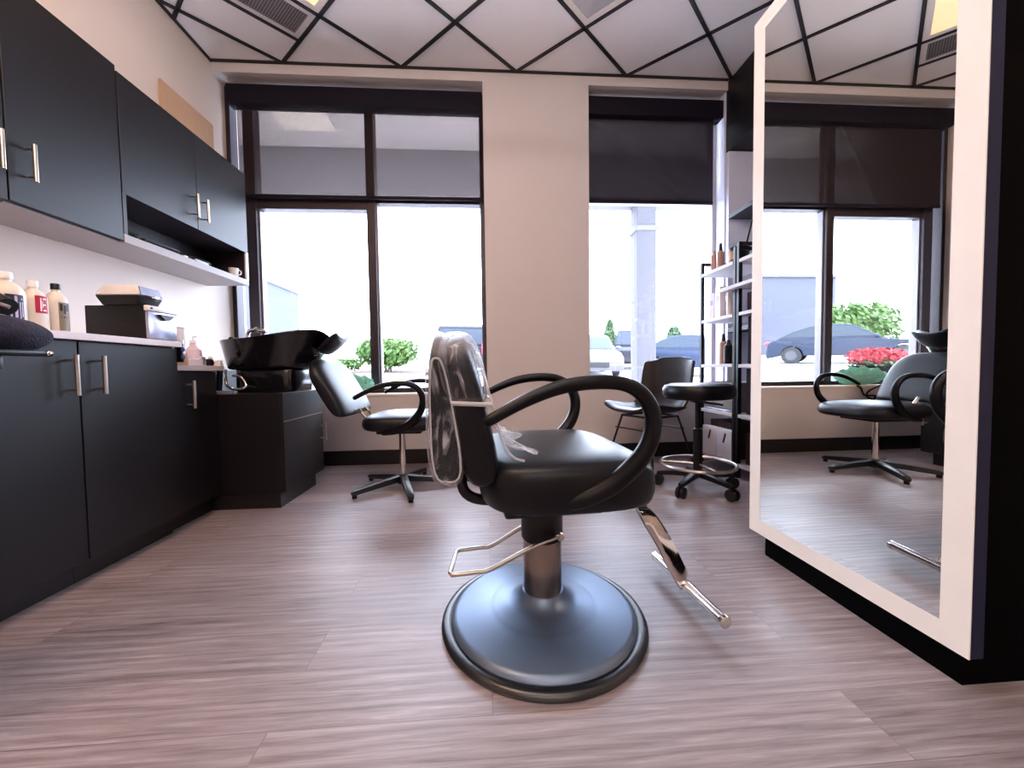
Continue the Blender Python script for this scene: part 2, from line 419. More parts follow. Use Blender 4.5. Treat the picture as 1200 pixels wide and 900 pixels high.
ceil_light(1, 5, 'added unseen warm square ceiling panel above the left worktop behind the viewer', lm='lamp_added')  # unseen panel, added to warm and brighten the left wall
def fill(x0, x1, y, z, label):  # unseen tubes added as fill for ceiling and walls
    t = thing('fill_light', label, 'pendant light', ((x0+x1)/2, y, z), 0, 'added linear pendant lights over the styling floor')
    MB().tube([(x0, y, z), (x1, y, z)], .045, 20).build('tube_diffuser', M['opal'], t, True)
    for x in (x0, x1):
        MB().tube([(x-.02, y, z), (x+.02, y, z)], .049, 20).build('end_cap', M['steel'], t, True)
        MB().tube([(x, y, z+.045), (x, y, CZ)], .003, 6).build('cable', M['black'], t, True)
fill(-1.0, .6, .55, 2.45, 'unseen glowing white tube added as pendant above the viewer')
fill(-1.0, 1.0, -1.3, 2.45, 'unseen glowing white tube added as pendant behind the viewer')
# vent
q = cell_quad(0, 0, .012, 0, 1, .5, 1); q2 = cell_quad(0, 0, .045, 0, 1, .5, 1)
t = thing('ceiling_vent', 'grey slatted air vent in a half ceiling tile beside the warm light', 'ceiling vent', (sum(p[0] for p in q)/4, sum(p[1] for p in q)/4, CZ))
f = MB()
for i in range(4):
    j = (i+1) % 4
    f.rings([[(*q[i], CZ-.004), (*q[j], CZ-.004), (*q2[j], CZ-.004), (*q2[i], CZ-.004)], [(*q[i], CZ-.0005), (*q[j], CZ-.0005), (*q2[j], CZ-.0005), (*q2[i], CZ-.0005)]])
f.build('frame', M['ventframe'], t, True, smooth=False)
MB().rings([[(*p, CZ-.0018) for p in q2], [(*p, CZ-.0008) for p in q2]]).build('backing', M['tbar'], t, True, smooth=False)
sl = MB()
for k in range(34):
    u = (k+.5)/34
    A = Vector(q2[0]).lerp(Vector(q2[1]), u); B = Vector(q2[3]).lerp(Vector(q2[2]), u)
    bar(sl, A, B, CZ-.006, CZ-.0018, .0048)
sl.build('slat_grille', M['vent'], t, True, smooth=False)

# ------------------------------------------------------------------ windows
Y0, Y1 = WIN_Y, WIN_Y+.09
w1 = MB()
w1.box((XL, Y0, .548), (-1.945, Y1, 2.925)).box((-1.855, Y0, .548), (-1.775, Y1, 2.925))
w1.box((-.935, Y0, .548), (-.868, Y1, 2.925)).box((-.035, Y0, .548), (0, Y1, 2.925))
w1.box((-1.945, Y0+.002, .548), (-.035, Y1-.002, .585)).box((-1.945, Y0+.002, 2.86), (-.035, Y1-.002, 2.925))
w1.box((-1.775, Y0+.004, 2.005), (-.935, Y1-.004, 2.10)).box((-.868, Y0+.004, 2.06), (-.035, Y1-.004, 2.10))
wf = struct(w1.build('window_1', M['dark_frame'], bevel=.004, smooth=False))
MB().box((-1.945, Y0+.04, .585), (-.035, Y0+.046, 2.86)).build('glass_pane', M['pane'], wf, smooth=False)
bd = MB()
for x in (-1.775, -.868):
    bd.box((x, Y0+.03, .585), (x+.012, Y1, 2.06))
bd.build('glazing_bead', M['grey_frame'], wf, smooth=False)
w2 = MB()
w2.box((.823, Y0, .568), (.862, Y1, 2.925)).box((1.915, Y0, .568), (1.955, Y1, 2.925))
w2.box((.862, Y0+.002, .568), (1.915, Y1-.002, .592)).box((.862, Y0+.002, 2.86), (1.915, Y1-.002, 2.925)).box((.862, Y0+.004, 2.10), (1.915, Y1-.004, 2.135))
wf2 = struct(w2.build('window_2', M['pale_frame'], bevel=.004, smooth=False))
MB().box((.862, Y0+.04, .592), (1.915, Y0+.046, 2.86)).build('glass_pane', M['pane'], wf2, smooth=False)

def shade(x0, x1, m, label, xh0, xh1):
    t = thing('roller_shade', label, 'window shade', ((x0+x1)/2, 3.055, 2.08), 0, 'roller shades in the windows')
    MB().box((xh0, 3.000, 2.735), (xh1, 3.092, 2.875)).build('headbox', M['shade_bar'], t, True, bevel=.006)
    MB().box((x0, 3.060, 2.09), (x1, 3.0615, 2.78)).build('fabric', M[m], t, True, smooth=False)
    MB().box((x0, 3.054, 2.068), (x1, 3.068, 2.094)).build('bottom_bar', M['shade_bar'], t, True, bevel=.003)
shade(-1.865, -.008, 'shade_l', 'wide black roller shade half lowered over the two-pane window left of the pillar', -1.905, -.006)
shade(.832, 1.895, 'shade_r', 'black roller shade half lowered in the narrow window right of the pillar', .828, 1.948)

# ------------------------------------------------------------------ left wall cabinets
def pull(parent, x, y, z0, z1, name='handle', out=.034, r=.0065):
    h = MB(); h.tube([(x+out, y, z0), (x+out, y, z1)], r, 10)
    for z in (z0+.018, z1-.018): h.tube([(x-.001, y, z), (x+out, y, z)], .0042, 8)
    return h.build(name, M['steel'], parent, True)
def pull_x(parent, x0, x1, y, z, out=.034):
    h = MB(); h.tube([(x0, y-out, z), (x1, y-out, z)], .0065, 10)
    return h.build('handle', M['steel'], parent, True)
UX = -1.69
GAP = .0016
def door(parent, x, y0, y1, z0, z1, name='door', t=.019, m='espresso'):
    return MB().box((x-t, y0+GAP, z0), (x, y1-GAP, z1)).build(name, M[m], parent, True, bevel=.0012, seg=1, smooth=False)
grp = 'dark wall cabinets on the left wall'
c = thing('wall_cabinet', 'dark wall cabinet nearest the viewer, cut by the left picture edge', 'cabinet', (XL, 1.06, 1.348), 0, grp)
MB().box((XL, .64, 1.348), (UX-.02, 1.478, 2.15)).build('body', M['espresso_mat'], c, True, smooth=False)
d = door(c, UX, .64, 1.478, 1.348, 2.15); pull(d, UX, 1.44, 1.44, 1.575)
c = thing('wall_cabinet', 'tall single-door dark wall cabinet with one steel pull, above the bottles', 'cabinet', (XL, 1.69, 1.348), 0, grp)
MB().box((XL, 1.48, 1.348), (UX-.02, 1.905, 2.15)).build('body', M['espresso_mat'], c, True, smooth=False)
d = door(c, UX, 1.48, 1.905, 1.352, 2.15); pull(d, UX, 1.535, 1.44, 1.577)
MB().box((XL+.002, 1.48, 1.343), (UX-.021, 1.905, 1.349)).build('underside', M['shelf_under'], c, True, smooth=False)
c = thing('wall_cabinet', 'two-door dark wall cabinet with an open niche below, next to the window', 'cabinet', (XL, 2.37, 1.35), 0, grp)
b = MB().box((XL, 1.908, 1.578), (UX-.02, 2.835, 2.13)).box((XL, 1.908, 1.385), (XL+.012, 2.835, 1.578))
b.box((XL+.012, 1.908, 1.385), (UX, 1.926, 1.578)).box((XL+.012, 2.812, 1.385), (UX-.012, 2.835, 1.578))
b.build('body', M['espresso_mat'], c, True, smooth=False)
MB().box((XL, 1.908, 1.346), (UX, 2.835, 1.385)).build('shelf', M['shelf_under'], c, True, bevel=.001, seg=1, smooth=False)
MB().box((UX-.011, 2.81, 1.385), (UX, 2.836, 1.578)).build('end_edge', M['counter'], c, True, smooth=False)
d = door(c, UX, 1.908, 2.372, 1.574, 2.13); pull(d, UX, 2.335, 1.63, 1.765)
d = door(c, UX, 2.372, 2.835, 1.574, 2.13); pull(d, UX, 2.412, 1.63, 1.765)

# niche contents
def cloth_pile(name, m, label, cat, c, r, parent=None, seedv=1, group=None, amp=.32, freq=3.2):
    seg, rin = 40, 18; rs = []
    for i in range(rin+1):
        a = PI*i/rin; ring = []
        for k in range(seg):
            t = 2*PI*k/seg
            d = Vector((math.sin(a)*math.cos(t), math.sin(a)*math.sin(t), -math.cos(a)))
            n1 = noise.noise(d*freq+Vector((seedv*7.3, 0, 0))); n2 = noise.noise(d*freq*2.4+Vector((0, seedv*3.1, 0)))
            f = 1+amp*(1-2*abs(n1))*1.1-amp*.6+amp*.5*n2
            q = max(math.sin(a), .03)
            z = r[2]*(1-math.cos(a))*.5*(f if a > 1. else 1)
            ring.append((c[0]+r[0]*q*math.cos(t)*f, c[1]+r[1]*q*math.sin(t)*min(f, 1.05), c[2]+z))
        rs.append(ring)
    o = MB().rings(rs).build(name, m, parent)
    return prop(o, label, cat, group)
cloth_pile('folded_cloth', M['green'], 'dark green cloth at the near end of the open niche', 'cloth', (-1.755, 1.985, 1.386), (.05, .045, .035), seedv=3)
cloth_pile('folded_cloth', M['green'], 'dark green cloth in the middle of the open niche, beside the white comb', 'cloth', (-1.75, 2.43, 1.386), (.05, .09, .032), seedv=5)
t = thing('flat_iron', 'dark purple hair straightener lying in the open niche', 'hair straightener', (-1.74, 2.17, 1.386))
MB().box((-1.765, 2.05, 1.387), (-1.72, 2.27, 1.402)).build('lower_arm', M['navy'], t, True, bevel=.006)
MB().box((-1.765, 2.05, 1.404), (-1.72, 2.27, 1.418), rot=Matrix.Rotation(.03, 3, 'X')).build('upper_arm', M['navy'], t, True, bevel=.006)
o = MB().box((-1.735, 2.275, 1.386), (-1.70, 2.30, 1.396)).build('hair_clip', M['white'], bevel=.002); prop(o, 'small white hair clip beside the straightener in the niche', 'hair clip')
o = MB().box((-1.712, 2.36, 1.386), (-1.70, 2.46, 1.40)).build('comb', M['lilac'], bevel=.002); prop(o, 'pale comb leaning on the green cloth in the niche', 'comb')
t = thing('cup', 'small white cup at the window end of the niche', 'cup', (-1.735, 2.745, 1.386))
MB().lathe([(.001, .004), (.022, 0), (.026, .02), (.030, .06), (.027, .06), (.023, .02), (.001, .008)], (-1.735, 2.745, 1.386), 20, cap=False).build('cup_body', M['white'], t, True)
MB().tube(spline([(-1.712, 2.755, 1.437), (-1.698, 2.76, 1.43), (-1.698, 2.76, 1.41), (-1.714, 2.755, 1.402)], 4), .004, 8).build('cup_handle', M['white'], t, True)
# flat tan panel above the cabinet
t = thing('tan_panel', 'flat tan panel against the wall above the cabinets by the window', 'board', (-1.965, 2.66, 2.131))
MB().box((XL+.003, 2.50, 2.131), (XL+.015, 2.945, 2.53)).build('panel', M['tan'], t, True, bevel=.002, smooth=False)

# ------------------------------------------------------------------ base cabinets and worktops
BX = -1.385
grp = 'dark base cabinets under the worktop'
def base_cab(y0, y1, label, hy, x=BX, top=.84, hz=(.655, .79), g=grp):
    c = thing('base_cabinet', label, 'cabinet', (XL, (y0+y1)/2, 0), 0, g)
    MB().box((XL+.003, y0, .085), (x-.02, y1, top)).build('body', M['espresso_mat'], c, True, smooth=False)
    MB().box((XL+.003, y0, 0), (x-.055, y1, .085)).build('toe_kick', M['base_black'], c, True, smooth=False)
    d = door(c, x, y0, y1, .085, top-.003)
    if hy is not None: pull(d, x, hy, hz[0], hz[1])
    return c
base_cab(.62, 1.373, 'dark base cabinet under the bottles, steel pull on its right side', 1.335)
base_cab(1.375, 1.785, 'dark base cabinet under the silver-fronted warmer, steel pull on its left side', 1.425)
o = MB().box((XL, .62, .841), (BX+.018, 1.79, .866)).build('worktop', M['counter'], bevel=.002, smooth=False)
prop(o, 'pale worktop edge under the cream bottles and warmer', 'worktop')
base_cab(1.79, 2.05, 'low dark cabinet beneath the lower counter, between base cabinet and basin unit', 1.855, x=-1.405, top=.735, hz=(.56, .69))
o = MB().box((XL, 1.79, .737), (-1.395, 2.10, .762)).box((XL, 2.10, .737), (-1.56, 2.62, .762)).build('worktop', M['counter'], bevel=.002, smooth=False)
prop(o, 'lower pale worktop behind the black basin, holding small glass bottles', 'worktop')

# shampoo unit cabinet
SXF = -1.08
c = thing('shampoo_cabinet', 'low dark cabinet carrying the black shampoo basin, drawer over door', 'cabinet', (-1.35, 2.3, 0))
b = MB().box((-1.56, 2.055, .08), (SXF-.02, 2.53, .612)).box((XL, 2.055, .08), (-1.56, 2.62, .735))
b.build('body', M['espresso'], c, True, bevel=.001, seg=1, smooth=False)
MB().box((-1.55, 2.06, 0), (SXF-.03, 2.47, .08)).build('toe_kick', M['base_black'], c, True, smooth=False)
door(c, SXF, 2.055, 2.53, .465, .612, 'drawer')
d = door(c, SXF, 2.055, 2.53, .085, .458); pull(d, SXF, 2.49, .28, .395)
MB().box((SXF-.001, 2.06, .4585), (SXF+.0015, 2.525, .4635)).build('seam_edge', M['steel'], c, True, smooth=False)

# shampoo basin
bs = thing('shampoo_basin', 'glossy black tilted shampoo basin with neck rest on the dark cabinet', 'basin', (-1.25, 2.31, .612))
def bowl_ring(u, f, dz=0., n=40):
    """u: 0 bottom .. 1 rim. Neck side is +x and higher."""
    out = []
    for k in range(n):
        t = 2*PI*k/n; cx, sx = math.cos(t), math.sin(t)
        ex = 2.6
        q = (abs(cx)**ex+abs(sx)**ex)**(-1/ex)
        px, py = q*cx, q*sx
        hx, hy = (.205+.085*u)*f, (.185+.055*u)*f
        x = -1.262+.057*u+px*hx; y = 2.315+py*hy
        zr = .905+.048*max(0, (px+.2))**1.2-.012*max(0, -px)
        # dip for the neck
        if px > .6: zr -= .05*math.exp(-(py/.42)**2)*(px-.6)/.4
        z = .735+(zr-.735)*u**1.1+dz
        out.append((x, y, z))
    return out
mb = MB()
outer = [bowl_ring(u, 1.) for u in (0., .12, .3, .55, .8, .95, 1.)]
lip = [bowl_ring(1., 1.015, .006), bowl_ring(1., .985, .008), bowl_ring(.97, .95, 0)]
inner = [bowl_ring(u, .93, .02) for u in (.85, .6, .35, .15, .02)]
mb.rings(outer+lip+inner).build('bowl', M['bowl'], bs, True, sub=1)
MB().prism(rrect(-1.405, 2.17, -1.085, 2.45, .05), 'Z', .613, .742).build('pedestal', M['bowl'], bs, True, bevel=.008)
nr = MB()
for i, s in enumerate((-1, -.6, 0, .6, 1)):
    pass
rs = []
for y in [2.20+.023*i for i in range(11)]:
    w = 1-((y-2.315)/.125)**2; h = .010+.009*max(w, 0)
    sag = .03*max(w, 0)
    rs.append([(-.905+h*.9*math.cos(a)+.055*math.sin(a), y, .905-sag+.052*math.sin(a)-h*.6*math.cos(a)) for a in [2*PI*k/12 for k in range(12)]])
nr.rings(rs).build('neck_rest', M['vinyl_grey'], bs, True, sub=1)
MB().box((-1.01, 2.25, .84), (-.90, 2.38, .852), rot=Matrix.Rotation(-.5, 3, 'Y')).build('neck_bracket', M['chrome'], bs, True, bevel=.003)
fa = MB(); fa.tube(spline([(-1.41, 2.33, .89), (-1.41, 2.33, .955), (-1.37, 2.33, .978), (-1.30, 2.33, .965)], 6), .011, 12)
fa.lathe([(.018, .90), (.018, .925), (.012, .93)], (-1.41, 2.33, 0), 16)
fa.tube([(-1.375, 2.33, .978), (-1.335, 2.29, .985)], .005, 8)
fa.build('faucet', M['chrome'], bs, True)
kb = MB(); kb.lathe([(.006, .89), (.013, .90), (.016, .925), (.008, .93)], (-1.455, 2.26, 0), 14); kb.build('knob', M['black'], bs, True)
hs = MB(); hs.tube(spline([(-1.42, 2.15, .74), (-1.40, 2.12, .66), (-1.35, 2.11, .635), (-1.30, 2.12, .65), (-1.33, 2.13, .70), (-1.38, 2.14, .71)], 6), .007, 8)
hs.build('spray_hose', M['chrome'], bs, True)
dr = MB().tube([(-1.45, 2.15, .76), (-1.455, 2.14, .615)], .016, 12).build('drain_pipe', M['black'], bs, True)
MB().box((-1.50, 2.07, .613), (-1.34, 2.085, .63)).build('label_plate', M['silver'], bs, True)

# ------------------------------------------------------------------ things on the worktops
def bottle(name, label, cat, c, r, h, m, cap, group=None, neck=.35, capm='white', labelm=None, marks=None, shoulder=.62):
    t = thing(name, label, cat, c, 0, group)
    x, y, z = c
    MB().lathe([(r*.94, 0), (r, .006), (r, h*shoulder), (r*.93, h*(shoulder+.07)), (r*.65, h*(shoulder+.17)), (r*neck, h*(shoulder+.22)), (r*neck, h*.9)], c, 24).build('bottle_body', M[m], t, True)
    MB().lathe([(r*neck*1.18, h*.88), (r*neck*1.18, h*.985), (r*neck*1.05, h)], c, 16).build('cap', M[capm], t, True)
    if labelm:
        a0, a1, z0, z1 = marks['span']; lb = MB(); n = 8; rr = r*1.012
        A = [a0+(a1-a0)*i/n for i in range(n+1)]
        lb.add([(x+rr*math.cos(a), y+rr*math.sin(a), z+zz*h) for zz in (z0, z1) for a in A], [(i, i+1, n+2+i, n+1+i) for i in range(n)])
        L = lb.build('label', M[labelm], t, True)
        pr = MB(); rr = r*1.02
        for (u0, u1, w0, w1) in marks['ink']:
            b0, b1 = a0+(a1-a0)*u0, a0+(a1-a0)*u1; zz0, zz1 = z0+(z1-z0)*w0, z0+(z1-z0)*w1
            bm_ = (b0+b1)/2
            pr.add([(x+rr*math.cos(a), y+rr*math.sin(a), z+zz*h) for zz in (zz0, zz1) for a in (b0, bm_, b1)], [(0, 1, 4, 3), (1, 2, 5, 4)])
        pr.build('print', M[marks['m']], t, True)
    return t
g = 'cream bottles on the worktop'
bottle('bottle', 'cream plastic bottle with a dark striped label, leftmost on the worktop', 'bottle', (-1.47, 1.262, .866), .040, .175, 'cream', 1, g, labelm='dlabel',
       marks=dict(span=(-.75, .25, .18, .60), m='lilac', ink=[(.22, .32, .0, .75), (.45, .6, .05, .95), (.72, .78, .0, .7), (.86, .92, .1, .7), (.15, .9, .80, .86)]))
bottle('bottle', 'cream plastic bottle with a red label and white cap, second on the worktop', 'bottle', (-1.475, 1.338, .866), .031, .166, 'cream', 1, g, labelm='red',
       marks=dict(span=(-.65, .35, .36, .70), m='paper', ink=[(.35, .45, .12, .88), (.55, .85, .78, .86), (.55, .78, .45, .52), (.55, .85, .14, .2), (.5, .56, .3, .7)]))
bottle('bottle', 'cream plastic bottle with a black cap and taupe label beside the warmer', 'bottle', (-1.48, 1.408, .866), .029, .172, 'cream', 1, g, capm='black', labelm='tlabel',
       marks=dict(span=(-.62, .5, .06, .62), m='dlabel', ink=[(.1, .3, .7, .95), (.4, .55, .6, .9), (.6, .8, .7, .95), (.15, .7, .45, .5)]))
# sterilizer with silver door
t = thing('tool_sterilizer', 'black cabinet-style tool warmer with a silver pull-down door on the worktop', 'tool warmer', (-1.50, 1.72, .866))
MB().box((-1.635, 1.655, .870), (-1.405, 1.80, 1.008)).build('body', M['black'], t, True, bevel=.004)
dd = MB().box((-1.405, 1.657, .872), (-1.392, 1.798, .985)).build('door', M['silver'], t, True, bevel=.003)
MB().box((-1.405, 1.652, .986), (-1.388, 1.803, 1.008)).build('control_strip', M['white'], t, True, bevel=.002)
hp = [(1.70+.07*i/8, .972-.02*math.sin(PI*i/8)) for i in range(9)]
MB().prism([(1.70, .976)]+hp+[(1.77, .976)], 'X', -1.393, -1.378).build('door_handle', M['black'], dd, True)
MB().lathe([(.004, 0), (.004, .006)], (-1.39, 1.668, .997), 10, axis='X').build('dial', M['black'], t, True)
for y in (1.67, 1.785):
    for x in (-1.61, -1.42): MB().lathe([(.008, 0), (.008, .006)], (x, y, .866), 10).build('foot', M['black'], t, True)
t = thing('wax_warmer', 'low white-topped dark warmer box resting on the black tool warmer', 'wax warmer', (-1.49, 1.715, 1.008))
def frus(mb, x0, x1, y0, y1, z0, i, x2, x3, y2, y3, z1):
    return mb.rings([[(x0, y0, z0), (x1, y0, z0), (x1, y1, z0), (x0, y1, z0)], [(x2, y2, z1), (x3, y2, z1), (x3, y3, z1), (x2, y3, z1)]])
frus(MB(), -1.57, -1.435, 1.66, 1.755, 1.009, 0, -1.588, -1.418, 1.648, 1.765, 1.048).build('base', M['black'], t, True, bevel=.004)
frus(MB(), -1.590, -1.416, 1.646, 1.767, 1.049, 0, -1.562, -1.432, 1.655, 1.757, 1.092).build('lid', M['white'], t, True, bevel=.008)
pn = frus(MB(), -1.419, -1.413, 1.655, 1.758, 1.052, 0, -1.433, -1.426, 1.662, 1.752, 1.087).build('front_panel', M['silver'], t, True)
MB().box((-1.418, 1.70, 1.043), (-1.408, 1.735, 1.053)).build('latch', M['chrome'], t, True, bevel=.002)

# little things on the lower counter
def jar(label, c, r, h, m, lid, group, stem=None):
    t = thing('glass_bottle', label, 'bottle', c, 0, group)
    MB().lathe([(r, 0), (r, h*.7), (r*.5, h*.85), (r*.4, h)], c, 18).build('bottle_body', M[m], t, True)
    if lid == 'pump':
        p = MB(); p.lathe([(r*.45, h), (r*.45, h+.012)], c, 12); p.tube([(c[0], c[1], c[2]+h+.01), (c[0], c[1], c[2]+h+.03), (c[0]+.02, c[1], c[2]+h+.03)], .003, 6); p.build('pump', M['lampframe'], t, True)
    elif lid: MB().lathe([(r*.5, h), (r*.5, h+.02)], c, 12).build('lid', M[lid], t, True)
g = 'glass bottles on the lower counter'
def tumbler(label, c, r, h):
    t = thing('drinking_glass', label, 'glass', c, 0, 'tall glasses on the lower counter')
    MB().lathe([(r*.8, 0), (r, h), (r*.94, h), (r*.74, .006), (.001, .006)], c, 20, cap=False).build('glass_body', M['glassy'], t, True)
    MB().tube([(c[0]+r*.97*math.cos(2*PI*k/20), c[1]+r*.97*math.sin(2*PI*k/20), c[2]+h) for k in range(20)], .0015, 6, closed=True).build('glass_rim', M['vent'], t, True)
tumbler('tall clear glass nearest the warmer on the lower counter', (-1.47, 1.84, .762), .026, .222)
tumbler('shorter clear glass behind the tall one on the lower counter', (-1.48, 1.92, .762), .026, .182)
jar('clear pump bottle with pink liquid behind the small white card', (-1.47, 1.995, .762), .032, .115, 'pinkglass', 'pump', g)
jar('squat clear pink bottle between the two glasses', (-1.44, 1.88, .762), .022, .10, 'pinkglass', 'lampframe', g)
o = MB().box((-1.425, 1.80, .7625), (-1.41, 1.875, .80)).build('tan_box', M['tan'], bevel=.002, smooth=False); prop(o, 'small tan carton at the near end of the lower counter', 'box')
o = MB().box((-1.42, 1.88, .7625), (-1.405, 1.965, .795)).build('white_box', M['paper'], bevel=.002, smooth=False); prop(o, 'small white carton in front of the pink pump bottle', 'box')
t = thing('mascara_stand', 'white card stand with black curls on the lower counter', 'card stand', (-1.42, 1.985, .7625))
MB().box((-1.425, 1.972, .7625), (-1.42, 2.005, .807)).build('card', M['paper'], t, True, smooth=False)
sw = MB()
for i in range(3):
    z = .772+.013*i; sw.tube([(-1.4185, 1.988+.008*math.cos(a), z+.005*math.sin(a)) for a in [2*PI*k/12 for k in range(12)]], .0015, 5, closed=True)
sw.build('curl_print', M['black'], t, True)
t = thing('dark_jar', 'small dark round jar with white lid on the lower counter', 'jar', (-1.43, 2.035, .7625))
MB().lathe([(.02, 0), (.024, .012), (.022, .03), (.016, .034)], (-1.43, 2.035, .7625), 18).build('jar_body', M['black'], t, True)
MB().ell((-1.425, 2.045, .803), (.011, .011, .009)).build('lid', M['paper'], t, True)
o = MB().box((-1.44, 2.075, .7625), (-1.40, 2.098, .79)).build('price_card', M['paper'], smooth=False); prop(o, 'small white card box beside the basin on the lower counter', 'card')
t = thing('wall_holder', 'small blue and white holder fixed at the worktop end', 'holder', (-1.40, 1.79, .77))
MB().box((-1.405, 1.792, .775), (-1.372, 1.806, .86)).build('holder_body', M['black'], t, True, bevel=.003)
MB().ell((-1.372, 1.799, .832), (.008, .008, .013)).ell((-1.372, 1.799, .80), (.008, .008, .013)).build('blue_caps', M['blue'], t, True)
MB().ell((-1.366, 1.799, .816), (.005, .006, .008)).build('white_cap', M['paper'], t, True)

# towel on a tray stand at the left picture edge
t = thing('tray_stand', 'black tray on a floor stand at the left picture edge', 'tray stand', (-1.16, .82, 0))
MB().tube([(-1.30, .72, .03), (-1.30, .72, .77)], .014, 12).build('pole', M['black'], t, True)
MB().lathe([(.075, 0), (.075, .015), (.03, .03)], (-1.30, .72, 0), 24).build('foot', M['black'], t, True)
MB().box((-1.33, .69, .771), (-.985, .93, .785), rot=Matrix.Rotation(.04, 3, 'Y')).box((-1.155, .84, .735), (-1.07, .91, .772)).build('tray', M['black'], t, True, bevel=.006)
MB().ell((-.988, .918, .772), (.006, .006, .006), 10, 6).build('knob', M['chrome'], t, True)
tw = MB(); rs = []
rnd = random.Random(4)
for i in range(15):
    u = i/14; x = -1.19+.215*u
    f = math.sqrt(max(0.02, 1-max(0, (u-.78)/.22)**2))
    rs.append([(x, .87+.085*f*math.cos(a)*(1+.06*rnd.uniform(-1, 1)), .820-.010*u+(.039*f)*math.sin(a)*(1+.10*rnd.uniform(-1, 1))) for a in [2*PI*k/24 for k in range(24)]])
o = tw.rings(rs).build('towel', M['towel'], sub=1); prop(o, 'dark fuzzy rolled towel lying on the black tray at the left edge', 'towel')
t = thing('hair_dryer', 'black dryer nozzle with grey edge lying over the dark towel', 'hair dryer', (-1.14, .87, .84))
MB().tube([(-1.17, .88, .925), (-1.08, .87, .893), (-1.005, .865, .868)], [.035, .030, .018], 16).build('barrel', M['black'], t, True)
MB().tube([(-1.12, .84, .925), (-1.03, .835, .887), (-.995, .86, .866)], .004, 8).build('edge_strip', M['vent'], t, True)

# ------------------------------------------------------------------ mirror station
t = thing('mirror_station', 'black floor-standing station tower behind the lit mirror', 'styling station', (1.3, 1.05, 0))
MB().box((1.0735, .745, .073), (1.60, 1.35, 2.0)).build('tower', M['tower'], t, True, bevel=.003, smooth=False)
MB().box((1.05, .748, 0), (1.60, 1.345, .073)).build('plinth', M['tower'], t, True, smooth=False)
t = thing('standing_mirror', 'tall rectangular mirror with a glowing white border on the black station', 'mirror', (1.055, 1.07, .075))
MX, MY0, MY1, MZ0, MZ1 = 1.037, .728, 1.415, .0745, 2.015
MB().box((MX+.003, MY0, MZ0), (MX+.036, MY1, MZ1)).build('panel', M['slab'], t, True, bevel=.0015, seg=1, smooth=False)
BW = .055
fr = MB()
for a, b in (((MX, MY0, MZ0), (MX+.003, MY0+BW, MZ1)), ((MX, MY1-BW, MZ0), (MX+.003, MY1, MZ1)), ((MX, MY0+BW, MZ0), (MX+.003, MY1-BW, MZ0+BW)), ((MX, MY0+BW, MZ1-BW), (MX+.003, MY1-BW, MZ1))):
    fr.box(a, b)
fr.build('light_border', M['led'], t, True, smooth=False)
MB().box((MX+.0005, MY0+BW, MZ0+BW), (MX+.003, MY1-BW, MZ1-BW)).build('mirror_glass', M['mirror'], t, True, smooth=False)
# ------------------------------------------------------------------ built-in on the right wall
BI = 1.955
t = thing('built_in_shelving', 'tall dark built-in with closed top and open shelves right of the window', 'shelving', (2.15, 2.2, 0))
MB().box((BI, 2.945, 0), (2.36, 2.98, 2.44)).build('side_panel', M['lavender'], t, True, smooth=False)
MB().box((BI, 1.40, 2.445), (2.36, 2.98, CZ-.012)).build('top_cabinet', M['espresso'], t, True, smooth=False)
MB().box((BI-.012, 2.982, .57), (BI-.001, 3.098, 2.92)).build('return_panel', M['lavender'], t, True, smooth=False)
MB().box((2.33, 1.40, .0), (2.36, 2.945, 2.445)).build('back_panel', M['lavender'], t, True, smooth=False)
for z in (1.905, 1.0):
    MB().box((BI, 1.40, z), (2.33, 2.945, z+.034)).build('shelf', M['espresso_mat'], t, True, bevel=.001, seg=1, smooth=False)
MB().box((BI, 1.40, 0), (2.36, 1.42, 2.445)).build('near_panel', M['espresso'], t, True, smooth=False)

MB().box((BI-.014, 2.60, 2.46), (BI, 2.63, 2.50)).build('catch', M['white'], t, True, smooth=False)

# ------------------------------------------------------------------ metal racks
RX0, RX1 = 1.60, 1.90
def rack(y0, y1, shelves, top, label):
    t = thing('metal_rack', label, 'shelf rack', ((RX0+RX1)/2, (y0+y1)/2, 0), 0, 'black metal racks by the window')
    for x in (RX0, RX1-.024):
        for y in (y0, y1-.024):
            MB().box((x, y, 0), (x+.024, y+.024, top)).build('post', M['black'], t, True, bevel=.002, smooth=False)
    for y in (y0+.004, y1-.02): MB().box((RX0+.024, y, top-.02), (RX1-.024, y+.016, top)).build('top_rail', M['dark_frame'], t, True, smooth=False)
    for z in shelves:
        MB().box((RX0-.002, y0+.026, z-.022), (RX1-.004, y1-.026, z)).build('shelf', M['rack_shelf'], t, True, bevel=.002, smooth=False)
    return t
SH = (1.405, 1.065, .740, .415, .095)
rack(2.335, 2.74, SH, 1.49, 'black metal rack with pale shelves standing nearest the window')
r2 = rack(1.86, 2.325, (1.40, 1.065, .735, .415, .095), 1.51, 'black metal rack with pale shelves behind the lit mirror')
MB().box((1.555, 1.90, 1.215), (1.87, 2.33, 1.237)).box((1.555, 2.33, 1.215), (1.595, 2.44, 1.237)).build('tray_shelf', M['rack_shelf'], r2, True, bevel=.002, smooth=False)
def tall(label, c, r, h, m, capm, tip=.3, cat='bottle', g='bottles on the metal rack'):
    t = thing('product_bottle', label, cat, c, 0, g)
    MB().lathe([(r*.95, 0), (r, .005), (r, h*(1-tip)), (r*.6, h*(1-tip)+.012)], c, 18).build('bottle_body', M[m], t, True)
    MB().lathe([(r*.55, h*(1-tip)), (r*.5, h*(1-tip)+.02), (r*.32, h)], c, 14).build('cap', M[capm], t, True)
tall('pale pink bottle at the window end of the top rack shelf', (1.68, 2.69, 1.405), .024, .165, 'pink', 'pink', .25)
